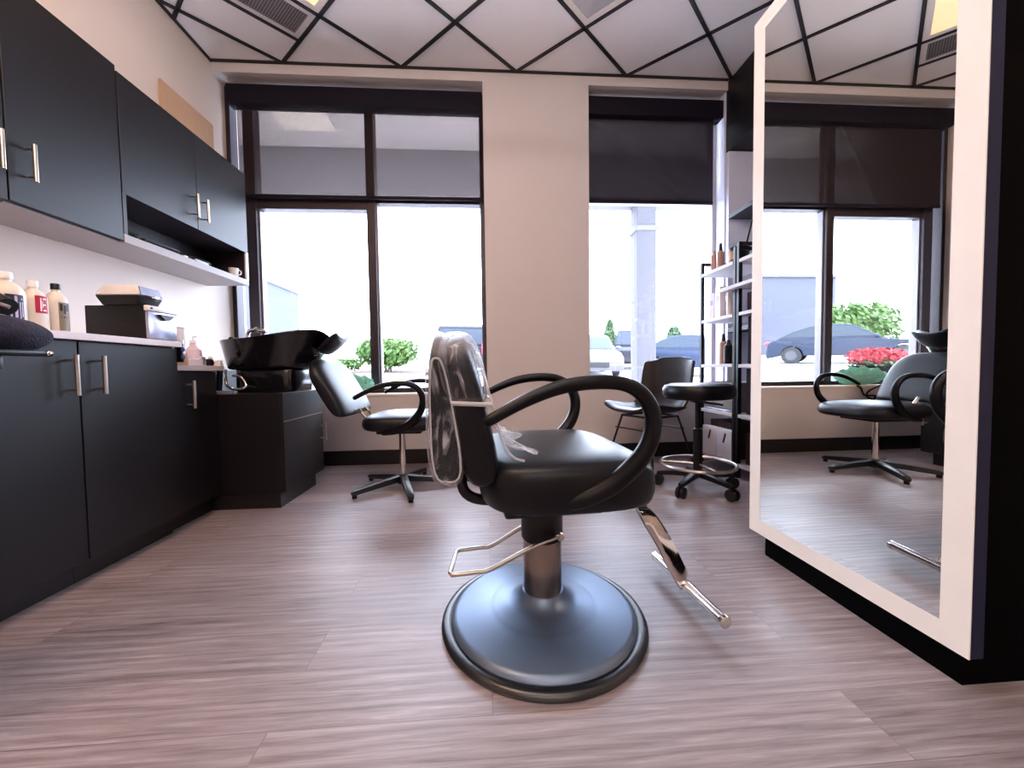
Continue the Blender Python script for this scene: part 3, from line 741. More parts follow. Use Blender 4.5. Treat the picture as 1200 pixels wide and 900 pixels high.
tall('tan bottle with black pointed nozzle on the top rack shelf', (1.67, 2.60, 1.405), .026, .19, 'pink', 'black', .35)
t = thing('mixing_bowl', 'round black bowl with a tan patch on the top rack shelf', 'bowl', (1.70, 2.45, 1.405))
MB().lathe([(.045, 0), (.058, .012), (.066, .11), (.060, .11), (.05, .02), (.001, .02)], (1.70, 2.45, 1.405), 28, cap=False).build('bowl_body', M['black'], t, True)
A = [PI*.80+PI*.42*i/8 for i in range(9)]
MB().add([(1.70+(.0605+.004*w)*math.cos(a), 2.45+(.0605+.004*w)*math.sin(a), 1.405+.03+.055*w) for w in (0, 1) for a in A], [(i, i+1, 10+i, 9+i) for i in range(8)]).build('label', M['tan'], t, True)
o = MB().tube([(1.72, 2.44, 1.43), (1.76, 2.40, 1.70)], .006, 8).build('tint_brush', M['black']); prop(o, 'thin black brush handle standing in the black bowl', 'brush')
t = thing('hair_brush', 'black round brush lying on the top shelf behind the lit mirror', 'brush', (1.68, 2.2, 1.40))
MB().tube([(1.66, 2.25, 1.425), (1.70, 2.16, 1.425)], .02, 14).build('brush_head', M['black'], t, True)
MB().tube([(1.70, 2.16, 1.425), (1.75, 2.05, 1.425)], .008, 10).build('handle', M['black'], t, True)
for i, (x, y, w, dp, h, m, lab) in enumerate([
    (1.645, 2.665, .05, .04, .19, 'paper', 'tall white carton at the window end of the second rack shelf'),
    (1.64, 2.585, .06, .06, .22, 'paper', 'wide white carton second from the window on the second rack shelf'),
    (1.66, 2.50, .05, .07, .20, 'shelf_under', 'grey carton on the second rack shelf behind a white bottle')]):
    t = thing('product_carton', lab, 'carton', (x, y, 1.065), 0, 'cartons on the metal rack')
    MB().box((x, y-dp/2, 1.0655), (x+w, y+dp/2, 1.065+h)).build('carton', M[m], t, True, bevel=.001, smooth=False)
    MB().box((x-.001, y-dp*.3, 1.065+h*.55), (x, y+dp*.3, 1.065+h*.72)).build('label', M['lilac' if m == 'paper' else 'paper'], t, True, smooth=False)
tall('slim white bottle near the post on the second rack shelf', (1.633, 2.44, 1.065), .018, .165, 'white', 'white', .12)
tall('brown bottle with black cap on the third rack shelf', (1.68, 2.575, .740), .027, .215, 'pink', 'black', .3)
tall('squat black bottle beside the brown one on the third rack shelf', (1.66, 2.49, .740), .028, .165, 'black', 'black', .25)
t = thing('woven_basket', 'grey woven basket on the fourth rack shelf', 'basket', (1.75, 2.53, .415))
MB().rings([[(1.65, 2.40, .416), (1.86, 2.40, .416), (1.86, 2.66, .416), (1.65, 2.66, .416)], [(1.64, 2.385, .60), (1.87, 2.385, .60), (1.87, 2.675, .60), (1.64, 2.675, .60)]]).build('basket_body', M['basket'], t, True, bevel=.012)
MB().tube([(1.64, 2.385, .603), (1.87, 2.385, .603), (1.87, 2.675, .603), (1.64, 2.675, .603)], .011, 8, closed=True).build('rim', M['basket'], t, True)
o = MB().box((1.605, 2.37, .4155), (1.638, 2.68, .428)).build('tablet', M['silver'], bevel=.003); prop(o, 'thin silver tablet at the front of the fourth rack shelf', 'tablet')
for i in range(9):
    y = 2.39+.034*i
    t = prop(MB().box((1.66, y, .0955), (1.85, y+.028, .0955+.24)).build('binder', M['wine'], bevel=.002, smooth=False), 'dark wine-red binder in the row behind the white boxes on the bottom rack shelf', 'binder', 'binders on the bottom rack shelf')
for i, (y, lab) in enumerate(((2.625, 'white carton with a slot on the bottom rack shelf, nearer the window'), (2.455, 'white carton with a slot on the bottom rack shelf, nearer the mirror'))):
    t = thing('white_carton', lab, 'box', (1.63, y, .095), 0, 'white cartons on the bottom rack shelf')
    MB().box((1.605, y-.085, .0955), (1.657, y+.075, .0955+.195)).build('carton', M['paper'], t, True, bevel=.002, smooth=False)
    MB().box((1.6035, y-.02, .20), (1.605, y-.004, .27), rot=Matrix.Rotation(.35, 3, 'X')).build('slot', M['tbar'], t, True, smooth=False)
for i, (y0, y1, z, h, m, lab) in enumerate(((2.10, 2.28, 1.065, .12, 'wine', 'dark red box on the second shelf of the rack behind the mirror'), (2.13, 2.27, .735, .30, 'navy', 'tall navy folder box on the third shelf of the rack behind the mirror'), (2.08, 2.28, .415, .29, 'navy', 'tall navy box on the fourth shelf of the rack behind the mirror'), (2.05, 2.28, .095, .2, 'wine', 'wine-red box on the bottom shelf of the rack behind the mirror'))):
    o = MB().box((1.64, y0, z+.0005), (1.84, y1, z+h)).build('storage_box', M[m], bevel=.003, smooth=False); prop(o, lab, 'box', 'boxes on the rear rack')

# ------------------------------------------------------------------ chairs
def arm_mesh(side, dx=0., dz=0.):
    P = [(-.172, .618), (-.10, .655), (-.025, .682), (.05, .692), (.115, .688), (.158, .668), (.184, .632), (.190, .59), (.178, .545), (.150, .505), (.10, .46), (.03, .428), (-.05, .412)]
    Rr = [.0115, .0135, .015, .0155, .0155, .0165, .018, .019, .020, .0215, .022, .021, .012]
    Y = [.300, .298, .295, .292, .290, .287, .284, .281, .277, .271, .262, .250, .232]
    pts = spline([(x+dx, y*side, z+dz) for (x, z), y in zip(P, Y)], 5)
    rr = interp(Rr, 5)
    # rounded tail
    mb = MB()
    t0 = (pts[0]-pts[1]).normalized()
    pts = [pts[0]+t0*.010, pts[0]+t0*.007]+pts; rr = [.004, .0095]+rr
    mb.tube(pts, rr, 14, flat=.95, up=(0, 1, 0))
    return mb
def pad(stations, n=20):
    """loft closed sections given as lists of points"""
    return MB().rings(stations)
def sec(x0, x1, z0, z1, y, lean=0., n=24, e=3.2):
    cx, cz, hx, hz = (x0+x1)/2, (z0+z1)/2, (x1-x0)/2, (z1-z0)/2
    out = []
    for k in range(n):
        t = 2*PI*k/n; c, s = math.cos(t), math.sin(t); q = (abs(c)**e+abs(s)**e)**(-1/e)
        z = cz+hz*q*s
        out.append((cx+hx*q*c+lean*(z-cz), y, z))
    return out
def seat_mesh(x0, x1, hw, z0, z1, crown=.018):
    n = 40; rs = []
    for f, z in ((.90, z0), (.97, z0+.012), (1., z0+.035), (1.005, (z0+z1)/2), (1., z1-.03), (.97, z1-.012), (.90, z1), (.7, z1+crown*.6), (.45, z1+crown*.9), (.2, z1+crown), (.02, z1+crown)):
        ring = []
        for k in range(n):
            t = 2*PI*k/n; c, s = math.cos(t), math.sin(t); e = 4.2
            q = (abs(c)**e+abs(s)**e)**(-1/e)
            px, py = q*c, q*s
            front = max(0, px)
            x = (x0+x1)/2+(x1-x0)/2*f*px
            zz = z-.022*max(0, (f*px-.55)/.45)**2*(1 if z > z0+.04 else .2)
            ring.append((x, hw*f*py, zz))
        rs.append(ring)
    return MB().rings(rs)

# --- hydraulic styling chair
ch = thing('styling_chair', 'black hydraulic styling chair with plastic-covered backrest in the room centre', 'salon chair', (.151, 1.063, 0), math.radians(4))
MB().lathe([(.288, 0), (.291, .008), (.288, .014), (.280, .018), (.268, .018), (.262, .016)], seg=72).build('base_rim', M['black_satin'], ch)
MB().lathe([(.262, .004), (.264, .020), (.258, .029), (.245, .033), (.155, .042), (.146, .045), (.135, .048), (.10, .056), (.075, .068), (.062, .085), (.06, .088)], seg=72).build('base_plate', M['plate'], ch)
MB().lathe([(.0655, .040), (.068, .050), (.068, .060), (.062, .068)], seg=40).build('collar', M['black'], ch)
MB().lathe([(.0555, .05), (.0555, .24)], seg=40).build('hydraulic_column', M['bronze'], ch)
MB().lathe([(.058, .238), (.060, .245), (.060, .34), (.055, .36)], seg=32).build('pump_sleeve', M['black'], ch)
MB().box((-.10, -.12, .345), (.13, .12, .372)).box((-.13, -.20, .372), (.11, .20, .40)).build('seat_pan', M['black'], ch, bevel=.008)
lv = MB()
lv.tube(spline([(.035, -.062, .262), (.005, -.085, .266), (-.06, -.085, .243), (-.155, -.085, .200), (-.19, -.085, .195), (-.258, -.085, .193)], 4)+[Vector((-.262, -.075, .193)), Vector((-.247, .035, .193)), Vector((-.238, .045, .194))]+spline([(-.17, .045, .197), (-.14, .045, .201), (-.05, .045, .25), (0, .045, .26)], 4), .0058, 10)
lv.lathe([(.010, 0), (.010, .012)], (.038, -.070, .262), 12, axis='Y')
lv.build('pump_lever', M['steel'], ch)
seat_mesh(-.185, .262, .262, .385, .508, .016).build('seat', M['vinyl'], ch, sub=1)
for s in (-1, 1): arm_mesh(s).build('armrest', M['armplastic'], ch)
def bp(y): return .5*(1+math.cos(PI*min(1, abs(y)/.235)))
def sec2(xb, xt, z0, z1, y, shrink, grow, n=28, e=3.6):
    out = []
    for k in range(n):
        t = 2*PI*k/n; c, s = math.cos(t), math.sin(t); q = (abs(c)**e+abs(s)**e)**(-1/e)
        v = .5+.5*q*s
        a = xb[0]+(xt[0]-xb[0])*v; b = xb[1]+(xt[1]-xb[1])*v
        cx, hx = (a+b)/2, (b-a)/2*shrink+grow
        out.append((cx+hx*q*c, y, (z0+z1)/2+((z1-z0)/2+grow)*q*s))
    return out
def back2(xb, xt, z0, z1, grow=0., wid=.222):
    st = []
    for u in [-1, -.99, -.965, -.91, -.8, -.5, -.25, 0, .25, .5, .8, .91, .965, .99, 1]:
        k = abs(u); edge = math.sqrt(max(.0, 1-max(0, (k-.86)/.14)**2))
        top = z1-.06*max(0, (k-.35)/.65)**2.2
        bot = z0+.02*max(0, (k-.5)/.5)**2
        st.append(sec2(xb, xt, bot+(1-edge)*.01, top-(1-edge)*.02, u*(wid+grow), .66+.34*edge, grow))
    return st
def back_sections(x0, x1, z0, z1, lean, grow=0., wid=.222, taper=0.):
    st = []
    ys = [-1, -.985, -.95, -.88, -.75, -.5, -.25, 0, .25, .5, .75, .88, .95, .985, 1]
    for u in ys:
        k = abs(u)
        edge = math.sqrt(max(.0, 1-max(0, (k-.80)/.20)**2))
        top = z1-.075*max(0, (k-.35)/.65)**2.2
        bot = z0+.02*max(0, (k-.5)/.5)**2
        cx = (x0+x1)/2; hx = (x1-x0)/2*(.62+.38*edge)
        zz0, zz1 = bot+(1-edge)*.012, top-(1-edge)*.03
        st.append(sec(cx-hx-grow, cx+hx+grow, zz0-grow, zz1+grow, u*(wid+grow), lean))
    return st
RB, RT = (-.298, -.214), (-.298, -.258)
FB, FT = (-.224, -.126), (-.272, -.196)
pad(back2(RB, RT, .452, .815)).build('backrest_shell', M['vinyl'], ch, sub=1)
pad(back2(FB, FT, .440, .808)).build('backrest', M['vinyl'], ch, sub=1)
pad(back2(RB, RT, .452, .815, .006)).build('plastic_cover', M['film'], ch, sub=1)
def at_v(v): return tuple(FB[i]+(FT[i]-FB[i])*v for i in (0, 1))
pad(back2(at_v(.56), FT, .646, .808, .012)).build('plastic_hood', M['film'], ch, sub=1)
sm = MB()
for s in (-1, 1):
    sm.tube([(x, y, z) for x, y, z in sec2((RB[0]+.004, RB[1]-.002), (RT[0]+.004, RT[1]-.002), .476, .748, s*.2235, .92, 0, 32)], .0022, 6, closed=True)
    sm.tube([(-.246, s*.226, .650), (-.20, s*.227, .647), (-.158, s*.224, .644)], .005, 8)
    sm.tube(spline([(-.192, s*.212, .76), (-.172, s*.222, .70), (-.157, s*.224, .645), (-.134, s*.224, .56), (-.112, s*.222, .525), (-.085, s*.218, .514)], 5), .0028, 6)
sm.tube([(-.158, -.224, .644), (-.149, -.1, .644), (-.147, 0, .644), (-.149, .1, .644), (-.158, .224, .644)], .003, 6)
sm.build('cover_seam', M['seam'], ch)
# loose flap of plastic lying on the seat
fl = MB(); rs = []; rnd = random.Random(9)
nx, ny = 8, 22
vs = []; fs = []
for j in range(ny+1):
    y = -.225+.45*j/ny
    for i in range(nx+1):
        u = i/nx; x = -.142+.075*u*(1+.3*math.sin(9*y*3)); z = .585-.062*u**.6+.006*math.sin(40*y+5*u)+rnd.uniform(-.002, .002)
        z = max(z, .526)
        vs.append((x, y, z))
for j in range(ny):
    for i in range(nx): a = j*(nx+1)+i; fs.append((a, a+1, a+nx+2, a+nx+1))
fl.add(vs, fs).build('plastic_flap', M['film'], ch, sub=1)
bk = MB()
for s in (-.09, .09):
    bk.tube(spline([(-.225, s, .50), (-.228, s, .44), (-.215, s, .405), (-.175, s, .387), (-.09, s, .383)], 5), .014, 10, flat=.7, up=(0, 1, 0))
bk.build('back_bracket', M['black'], ch)
fr_ = MB()
ctr = spline([(.20, 0, .392), (.275, 0, .335), (.33, 0, .265), (.372, 0, .20), (.405, 0, .135), (.445, 0, .062)], 6)
prev = None; rs = []
for i, p in enumerate(ctr):
    t_ = (ctr[min(i+1, len(ctr)-1)]-ctr[max(i-1, 0)]).normalized()
    u_ = i/(len(ctr)-1); tw_ = .15+1.05*max(0, min(1, (u_-.12)/.30))*(1-.25*max(0, (u_-.8)/.2))
    a_ = Vector((0, 1, 0)); n_ = t_.cross(a_)
    a2 = a_*math.cos(tw_)+n_*math.sin(tw_); n2 = t_.cross(a2)
    w_ = .024+.008*u_
    rs.append([tuple(p+a2*w_+n2*.004), tuple(p-a2*w_+n2*.004), tuple(p-a2*w_-n2*.004), tuple(p+a2*w_-n2*.004)])
fr_.rings(rs)
fo = fr_.build('footrest_strap', M['chrome'], ch, bevel=.002)
fb = MB(); fb.tube([(.450, -.168, .052), (.450, .175, .052)], .0155, 18)
fb.tube([(.450, -.180, .052), (.450, -.176, .052), (.450, -.166, .052)], [.010, .0165, .017], 18).tube([(.450, .173, .052), (.450, .183, .052), (.450, .187, .052)], [.017, .0165, .010], 18)
fb.build('foot_bar', M['chrome'], ch)

# --- shampoo chair
sc_ = thing('shampoo_chair', 'black reclined shampoo chair on a star base in front of the basin', 'salon chair', (-.53, 2.35, 0), math.radians(-2))
DZ = -.038
seat_mesh(-.20, .275, .235, .375, .462, .018).build('seat', M['vinyl_grey'], sc_, sub=1)
for s in (-1, 1): arm_mesh(s*.92, -.005, DZ).build('armrest', M['armplastic'], sc_)
st = []
for u in [-1, -.985, -.95, -.88, -.75, -.5, -.25, 0, .25, .5, .75, .88, .95, .985, 1]:
    k = abs(u); edge = math.sqrt(max(0, 1-max(0, (k-.85)/.15)**2))
    top = .80-.085*max(0, (k-.45)/.55)**2.5
    st.append([(x-.0, y, z) for x, y, z in sec(-.355+.0-.042*(.6+.4*edge), -.355+.042*(.6+.4*edge), .468+(1-edge)*.01, top-(1-edge)*.02, u*.235, -.56)])
pad(st).build('backrest', M['vinyl_grey'], sc_, sub=1)
MB().tube([(-.24, -.06, .50), (-.19, -.06, .44)], .009, 8).tube([(-.24, .06, .50), (-.19, .06, .44)], .009, 8).build('back_hinge', M['chrome'], sc_)
MB().box((-.12, -.12, .352), (.14, .12, .378)).build('seat_pan', M['black'], sc_, bevel=.005)
MB().lathe([(.019, .075), (.019, .355)], seg=24).build('post', M['chrome'], sc_)
MB().lathe([(.034, .03), (.034, .075), (.026, .085)], seg=24).build('hub', M['black'], sc_)
for k in range(5):
    a = math.radians(-140+72*k); d_ = Vector((math.cos(a), math.sin(a), 0)); n_ = Vector((-d_.y, d_.x, 0))
    rs = []
    for r, z, w, h in ((.02, .062, .022, .020), (.15, .050, .020, .017), (.29, .034, .018, .014), (.315, .030, .014, .010)):
        c_ = d_*r; rs.append([tuple(c_+n_*w+Vector((0, 0, z+h))), tuple(c_-n_*w+Vector((0, 0, z+h))), tuple(c_-n_*w+Vector((0, 0, z-h))), tuple(c_+n_*w+Vector((0, 0, z-h)))])
    lg = MB().rings(rs).build('leg', M['black_satin'], sc_, bevel=.004)
    MB().lathe([(.014, .001), (.014, .022)], tuple(d_*.297), 12).build('glide', M['black'], lg)

# --- guest chair by the window
gc = thing('guest_chair', 'dark brown leather bucket chair on thin black legs under the right window', 'chair', (1.13, 2.57, 0), math.radians(205))
vs = []; fs = []
nu, nv = 22, 13
prof = spline([(.235, .418), (.20, .432), (.10, .420), (0., .405), (-.10, .405), (-.165, .425), (-.205, .49), (-.225, .58), (-.243, .68), (-.262, .77), (-.268, .795)], 3)
prof = [(p[0], p[1]) for p in [(q.x, q.y) for q in spline([(a, b, 0) for a, b in [(.235, .418), (.20, .432), (.10, .420), (0., .405), (-.10, .405), (-.165, .425), (-.205, .49), (-.225, .58), (-.243, .68), (-.262, .77), (-.268, .795)]], 3)]]
for i, (x, z) in enumerate(prof):
    u = i/(len(prof)-1)
    w = .225-.03*max(0, (.12-u)/.12)+.005*math.sin(PI*u) - .03*max(0, (u-.8)/.2)**2
    for j in range(nv):
        s = -1+2*j/(nv-1); k = abs(s)
        wrap = k**3
        xx = x+(.055*wrap if u > .45 else .0); zz = z+(.045*wrap if u < .55 else .045*wrap*max(0, (.75-u)/.2))
        if u > .9: zz -= .04*k**6
        vs.append((xx, s*w, zz))
for i in range(len(prof)-1):
    for j in range(nv-1): a = i*nv+j; fs.append((a, a+1, a+nv+1, a+nv))
sh = MB().add(vs, fs).build('shell', M['brown'], gc)
md = sh.modifiers.new('thickness', 'SOLIDIFY'); md.thickness = .022; md.offset = -1
md = sh.modifiers.new('subdivision', 'SUBSURF'); md.levels = 1; md.render_levels = 1
for sx, sy in ((1, 1), (1, -1), (-1, 1), (-1, -1)):
    MB().tube([(sx*.13-.01, sy*.13, .388), (sx*.215-.01, sy*.215, .004)], .0075, 10).build('leg', M['black'], gc)
MB().tube([(.155, -.16, .30), (.155, .16, .30)], .005, 8).tube([(-.165, -.16, .30), (-.165, .16, .30)], .005, 8).tube([(.12, -.13, .386), (-.14, -.13, .386), (-.14, .13, .386), (.12, .13, .386)], .008, 8, closed=True).build('stretcher', M['black'], gc)

# --- rolling stool
st_ = thing('rolling_stool', 'black round-seated rolling stool with foot ring beside the lit mirror', 'stool', (1.225, 2.11, 0))
MB().lathe([(.001, .535), (.15, .535), (.182, .543), (.194, .563), (.194, .595), (.182, .616), (.15, .626), (.001, .629)], seg=48).build('seat', M['vinyl'], st_)
MB().lathe([(.03, .515), (.07, .536)], seg=20).lathe([(.016, .34), (.016, .53)], seg=20).lathe([(.024, .10), (.026, .36), (.02, .365)], seg=20).build('gas_column', M['black'], st_)
MB().tube([(.03, -.01, .515), (.06, -.10, .512), (.065, -.13, .51)], .006, 8).build('height_lever', M['black'], st_)
fr2 = MB(); RR = .2
fr2.tube([(RR*math.cos(2*PI*k/48), RR*math.sin(2*PI*k/48), .155) for k in range(48)], .009, 8, closed=True)
for k in range(3):
    a = 2*PI*k/3+.5; fr2.tube([(.024*math.cos(a), .024*math.sin(a), .155), (RR*math.cos(a), RR*math.sin(a), .155)], .006, 8)
fr2.build('foot_ring', M['steel'], st_)
for k in range(5):
    a = math.radians(-142+72*k); d_ = Vector((math.cos(a), math.sin(a), 0)); n_ = Vector((-d_.y, d_.x, 0))
    rs = []
    for r, z, w, h in ((.015, .098, .02, .018), (.12, .088, .018, .014), (.225, .074, .015, .010)):
        c_ = d_*r; rs.append([tuple(c_+n_*w+Vector((0, 0, z+h))), tuple(c_-n_*w+Vector((0, 0, z+h))), tuple(c_-n_*w+Vector((0, 0, z-h))), tuple(c_+n_*w+Vector((0, 0, z-h)))])
    lg = MB().rings(rs).build('leg', M['black'], st_, bevel=.004)
    cs = MB(); p = d_*.218
    for s in (-1, 1):
        q_ = p+n_*(.014*s)
        ring0 = [tuple(q_+d_*(.032*math.cos(b))+Vector((0, 0, .0325+.032*math.sin(b)))-n_*.007) for b in [2*PI*i/20 for i in range(20)]]
        ring1 = [tuple(Vector(v)+n_*.014) for v in ring0]
        cs.rings([ring0, ring1])
    cs.tube([tuple(p+Vector((0, 0, .03))), tuple(p+Vector((0, 0, .075)))], .006, 8)
    cs.build('caster', M['black'], lg, bevel=.002)

# teal towel and cord by the sill
t = cloth_pile('towel', M['teal'], 'crumpled teal towel on the window sill behind the shampoo chair', 'towel', (-1.12, 3.03, .548), (.22, .058, .14), seedv=11)
o = MB().tube(spline([(-1.25, 2.955, .55), (-1.20, 2.95, .535), (-1.12, 2.945, .50), (-1.10, 2.945, .46), (-1.16, 2.943, .43), (-1.17, 2.943, .46), (-1.08, 2.945, .47), (-1.05, 2.948, .53), (-1.02, 2.955, .545)], 6), .007, 8).build('power_cord', M['black'])
prop(o, 'looped black cord hanging over the sill beside the basin cabinet', 'cord')

# ------------------------------------------------------------------ outside
def gz(x, y): return .05+.05*(y-3.3)-.02*x
nrm = Vector((.02, -.05, 1)).normalized()
def ground_mtx(x, y, heading, dz=0.):
    z = nrm; h = Vector((math.cos(heading), math.sin(heading), 0)); y_ = z.cross(h).normalized(); x_ = y_.cross(z)
    m = Matrix(((x_.x, y_.x, z.x, x), (x_.y, y_.y, z.y, y), (x_.z, y_.z, z.z, gz(x, y)+dz), (0, 0, 0, 1)))
    return m
def quad_ground(x0, x1, y0, y1, dz, th=.1):
    c = [(x0, y0), (x1, y0), (x1, y1), (x0, y1)]
    return MB().rings([[(x, y, gz(x, y)+dz-th) for x, y in c], [(x, y, gz(x, y)+dz) for x, y in c]])
o = quad_ground(-70, 70, 3.28, 90, 0).build('parking_lot_ground', M['asphalt'], smooth=False); struct(o)

def car(label, x, y, heading, paint, L=4.6, W=1.82, H=1.48, suv=False, g='cars parked outside'):
    t = thing('suv' if suv else 'car', label, 'car', group=g, mtx=ground_mtx(x, y, heading))
    c = .28 if suv else .2; b = H*.58 if suv else H*.62
    h2 = L/2; wr = .36 if suv else .33
    low = [(-h2, c+.12), (-h2+.05, b-.12), (-h2+.22, b)] if not suv else [(-h2, c+.12), (-h2+.03, b-.05), (-h2+.1, b)]
    low += [(L*.15, b+.0), (h2-.55, b-.10), (h2-.12, b-.26), (h2, c+.22), (h2-.06, c)]
    def arch(cx): return [(cx+(wr+.05)*math.cos(a), wr+(wr+.05)*math.sin(a)) for a in [math.acos(-1)*0+PI*k/8 for k in range(9)]]
    fx, rx = h2-.9, -h2+.85
    pts = low+[(p[0], max(p[1], c)) for p in arch(fx)]+[(p[0], max(p[1], c)) for p in arch(rx)]+[(-h2+.05, c)]
    rs = []
    for yy, s in ((-W/2, .0), (-W/2+.05, 1), (W/2-.05, 1), (W/2, 0)):
        rs.append([(px*(1 if s else .985), yy, pz if s else (pz*.96+.04*.6)) for px, pz in pts])
    MB().rings(rs).build('body', M[paint], t, bevel=.02, angle=30)
    # greenhouse
    if suv: gb = [(-h2+.12, b), (L*.16+.35, b-.02), (L*.10, H-.07), (L*.02, H), (-h2+.45, H-.02), (-h2+.22, H-.12)]
    else: gb = [(-h2+.30, b), (L*.22, b-.04), (L*.02+.1, H-.06), (-L*.04, H), (-L*.20, H-.04), (-h2+.95, H-.20)]
    def inset(f, yy): return [(px, yy*(1-.16*max(0, (pz-b))/(H-b)), pz) for px, pz in f]
    MB().rings([inset(gb, -W/2+.06), inset(gb, W/2-.06)]).build('roof', M[paint], t, bevel=.03, angle=30)
    gl = MB()
    cx = sum(p[0] for p in gb)/len(gb); cz = sum(p[1] for p in gb)/len(gb)
    sg = [(cx+(px-cx)*.86, cz+(pz-cz)*.72+.02) for px, pz in gb]
    gl.rings([[(a, yy-.012 if yy < 0 else yy+.012, z) for a, yy, z in inset(sg, -W/2+.06)], [(a, yy+.012, z) for a, yy, z in inset(sg, W/2-.06)]])
    gl.build('side_window', M['car_glass'], t, angle=30)
    ws = MB()
    def slope(p, q, off, wtop, wbot):
        d = Vector((q[0]-p[0], 0, q[1]-p[1])); n_ = Vector((d.z, 0, -d.x)).normalized()*off
        A = Vector((p[0], 0, p[1]))+d*.1+n_; B = Vector((p[0], 0, p[1]))+d*.92+n_
        ws.rings([[(A.x, -wbot, A.z), (A.x, wbot, A.z), (B.x, wtop, B.z), (B.x, -wtop, B.z)], [(A.x-n_.x*2, -wbot, A.z-n_.z*2), (A.x-n_.x*2, wbot, A.z-n_.z*2), (B.x-n_.x*2, wtop, B.z-n_.z*2), (B.x-n_.x*2, -wtop, B.z-n_.z*2)]])
    slope(gb[1], gb[2], .015 if (gb[2][1]-gb[1][1]) > 0 else -.015, W/2-.24, W/2-.16)
    slope(gb[0], gb[-1], -.015, W/2-.22, W/2-.16)
    ws.build('windscreen', M['car_glass'], t)
    for wx in (fx, rx):
        for s in (-1, 1):
            yy = s*(W/2-.11)
            wl = MB().lathe([(wr*.62, -.10), (wr, -.09), (wr, .09), (wr*.62, .10)], (wx, yy, wr), 24, axis='Y').build('wheel', M['tyre'], t)
            MB().lathe([(wr*.6, -.104), (wr*.6, .104)], (wx, yy, wr), 10, axis='Y').build('rim', M['alloy'], wl)
    lt = MB(); tl = MB()
    for s in (-1, 1):
        lt.box((h2-.16, s*(W/2-.30)-.18, c+.30), (h2-.01, s*(W/2-.30)+.18, c+.44))
        z = b-.22 if not suv else b-.25
        tl.box((-h2-.015, s*(W/2-.17)-.14, z), (-h2+.12, s*(W/2-.17)+.14, z+(.17 if not suv else .34)))
    lt.build('head_lamp', M['headlamp'], t, bevel=.02); tl.build('tail_lamp', M['tail'], t, bevel=.02)
    gr = MB().box((h2-.05, -.42, c+.12), (h2+.008, .42, c+.30)).build('grille', M['tyre'], t, bevel=.01)
    mr = MB()
    for s in (-1, 1): mr.ell((L*.17, s*(W/2+.08), b+.08), (.08, .11, .07), 12, 8)
    mr.build('wing_mirror', M[paint], t)
    MB().box((-h2-.02, -.26, c+.28), (-h2+.02, .26, c+.42)).build('number_plate', M['paper'], t)
    return t
car('dark grey utility vehicle seen from behind beyond the styling chair backrest', -.82, 14.6, PI/2, 'car_dark', 4.7, 1.9, 1.72, True)
car('white car facing the building beside the pillar in the right window', 3.95, 14.6, math.radians(262), 'car_white', 4.6, 1.85, 1.5)
car('dark blue-grey utility vehicle behind the white canopy column', 7.7, 19.4, math.radians(248), 'car_dark', 5.1, 2.05, 2.0, True)
car('pale blue car right of the canopy column, behind the guest chair', 7.9, 13.2, math.radians(300), 'car_blue', 4.7, 1.85, 1.5)
car('pale car at the right edge of the right window, behind the rack', 12.0, 16.8, math.radians(225), 'car_white', 4.6, 1.85, 1.5)
car('dark grey sedan seen side-on in the mirror, behind red flowers', -11.7, 13.6, math.radians(228), 'car_grey', 4.9, 1.85, 1.5)

def foliage(mb, c, r, n, size, rnd, flatten=1.):
    for _ in range(n):
        while True:
            p = Vector((rnd.uniform(-1, 1), rnd.uniform(-1, 1), rnd.uniform(-1, 1)))
            if .25 < p.length < 1: break
        q = Vector((c[0]+p.x*r[0], c[1]+p.y*r[1], c[2]+p.z*r[2]))
        a = Vector((rnd.gauss(0, 1), rnd.gauss(0, 1), rnd.gauss(0, 1))).normalized(); b_ = a.orthogonal().normalized()
        s = size*rnd.uniform(.6, 1.3); b2 = a.cross(b_)
        mb.add([q-b_*s, q+b2*s*.5, q+b_*s, q-b2*s*.5], [(0, 1, 2, 3)])
def bush(label, x, y, r, h, n, size, m, seedv, cat='bush', name='bush', twigs=0, up=.14):
    gz = lambda a, b_: globals()['gz'](a, b_)+up
    t = thing(name, label, cat, (x, y, gz(x, y)), 0)
    rnd = random.Random(seedv); f = MB()
    for k in range(5):
        foliage(f, (x+rnd.uniform(-.5, .5)*r[0], y+rnd.uniform(-.5, .5)*r[1], gz(x, y)+h*.55+rnd.uniform(-.05, .08)*h), (r[0]*.62, r[1]*.62, h*.42), n//5, size, rnd)
    f.build('foliage', m, t, True, smooth=False)
    s = MB()
    for k in range(5+twigs):
        hh = h*(.6 if k < 5 else 1.45)
        s.tube([(x+rnd.uniform(-.1, .1), y, gz(x, y)+.0), (x+rnd.uniform(-.4, .4)*r[0], y+rnd.uniform(-.4, .4)*r[1], gz(x, y)+hh)], [.03, .008], 6)
    s.build('stem', M['bark'], t, True)
    return t
bush('bright green hedge on the island seen through the left window', -3.25, 12.6, (1.15, .8), 1.05, 3800, .085, M['leaf'], 1, 'hedge', 'hedge')
bush('small low shrub at the left end of the green hedge', -4.4, 11.9, (.5, .4), .45, 700, .06, M['leaf'], 2, 'shrub', 'shrub')
bush('green bush with bare twigs behind the sedan in the mirror', -17.4, 18.4, (2.6, 1.2), 2.6, 3600, .14, M['leaf'], 3, twigs=9)
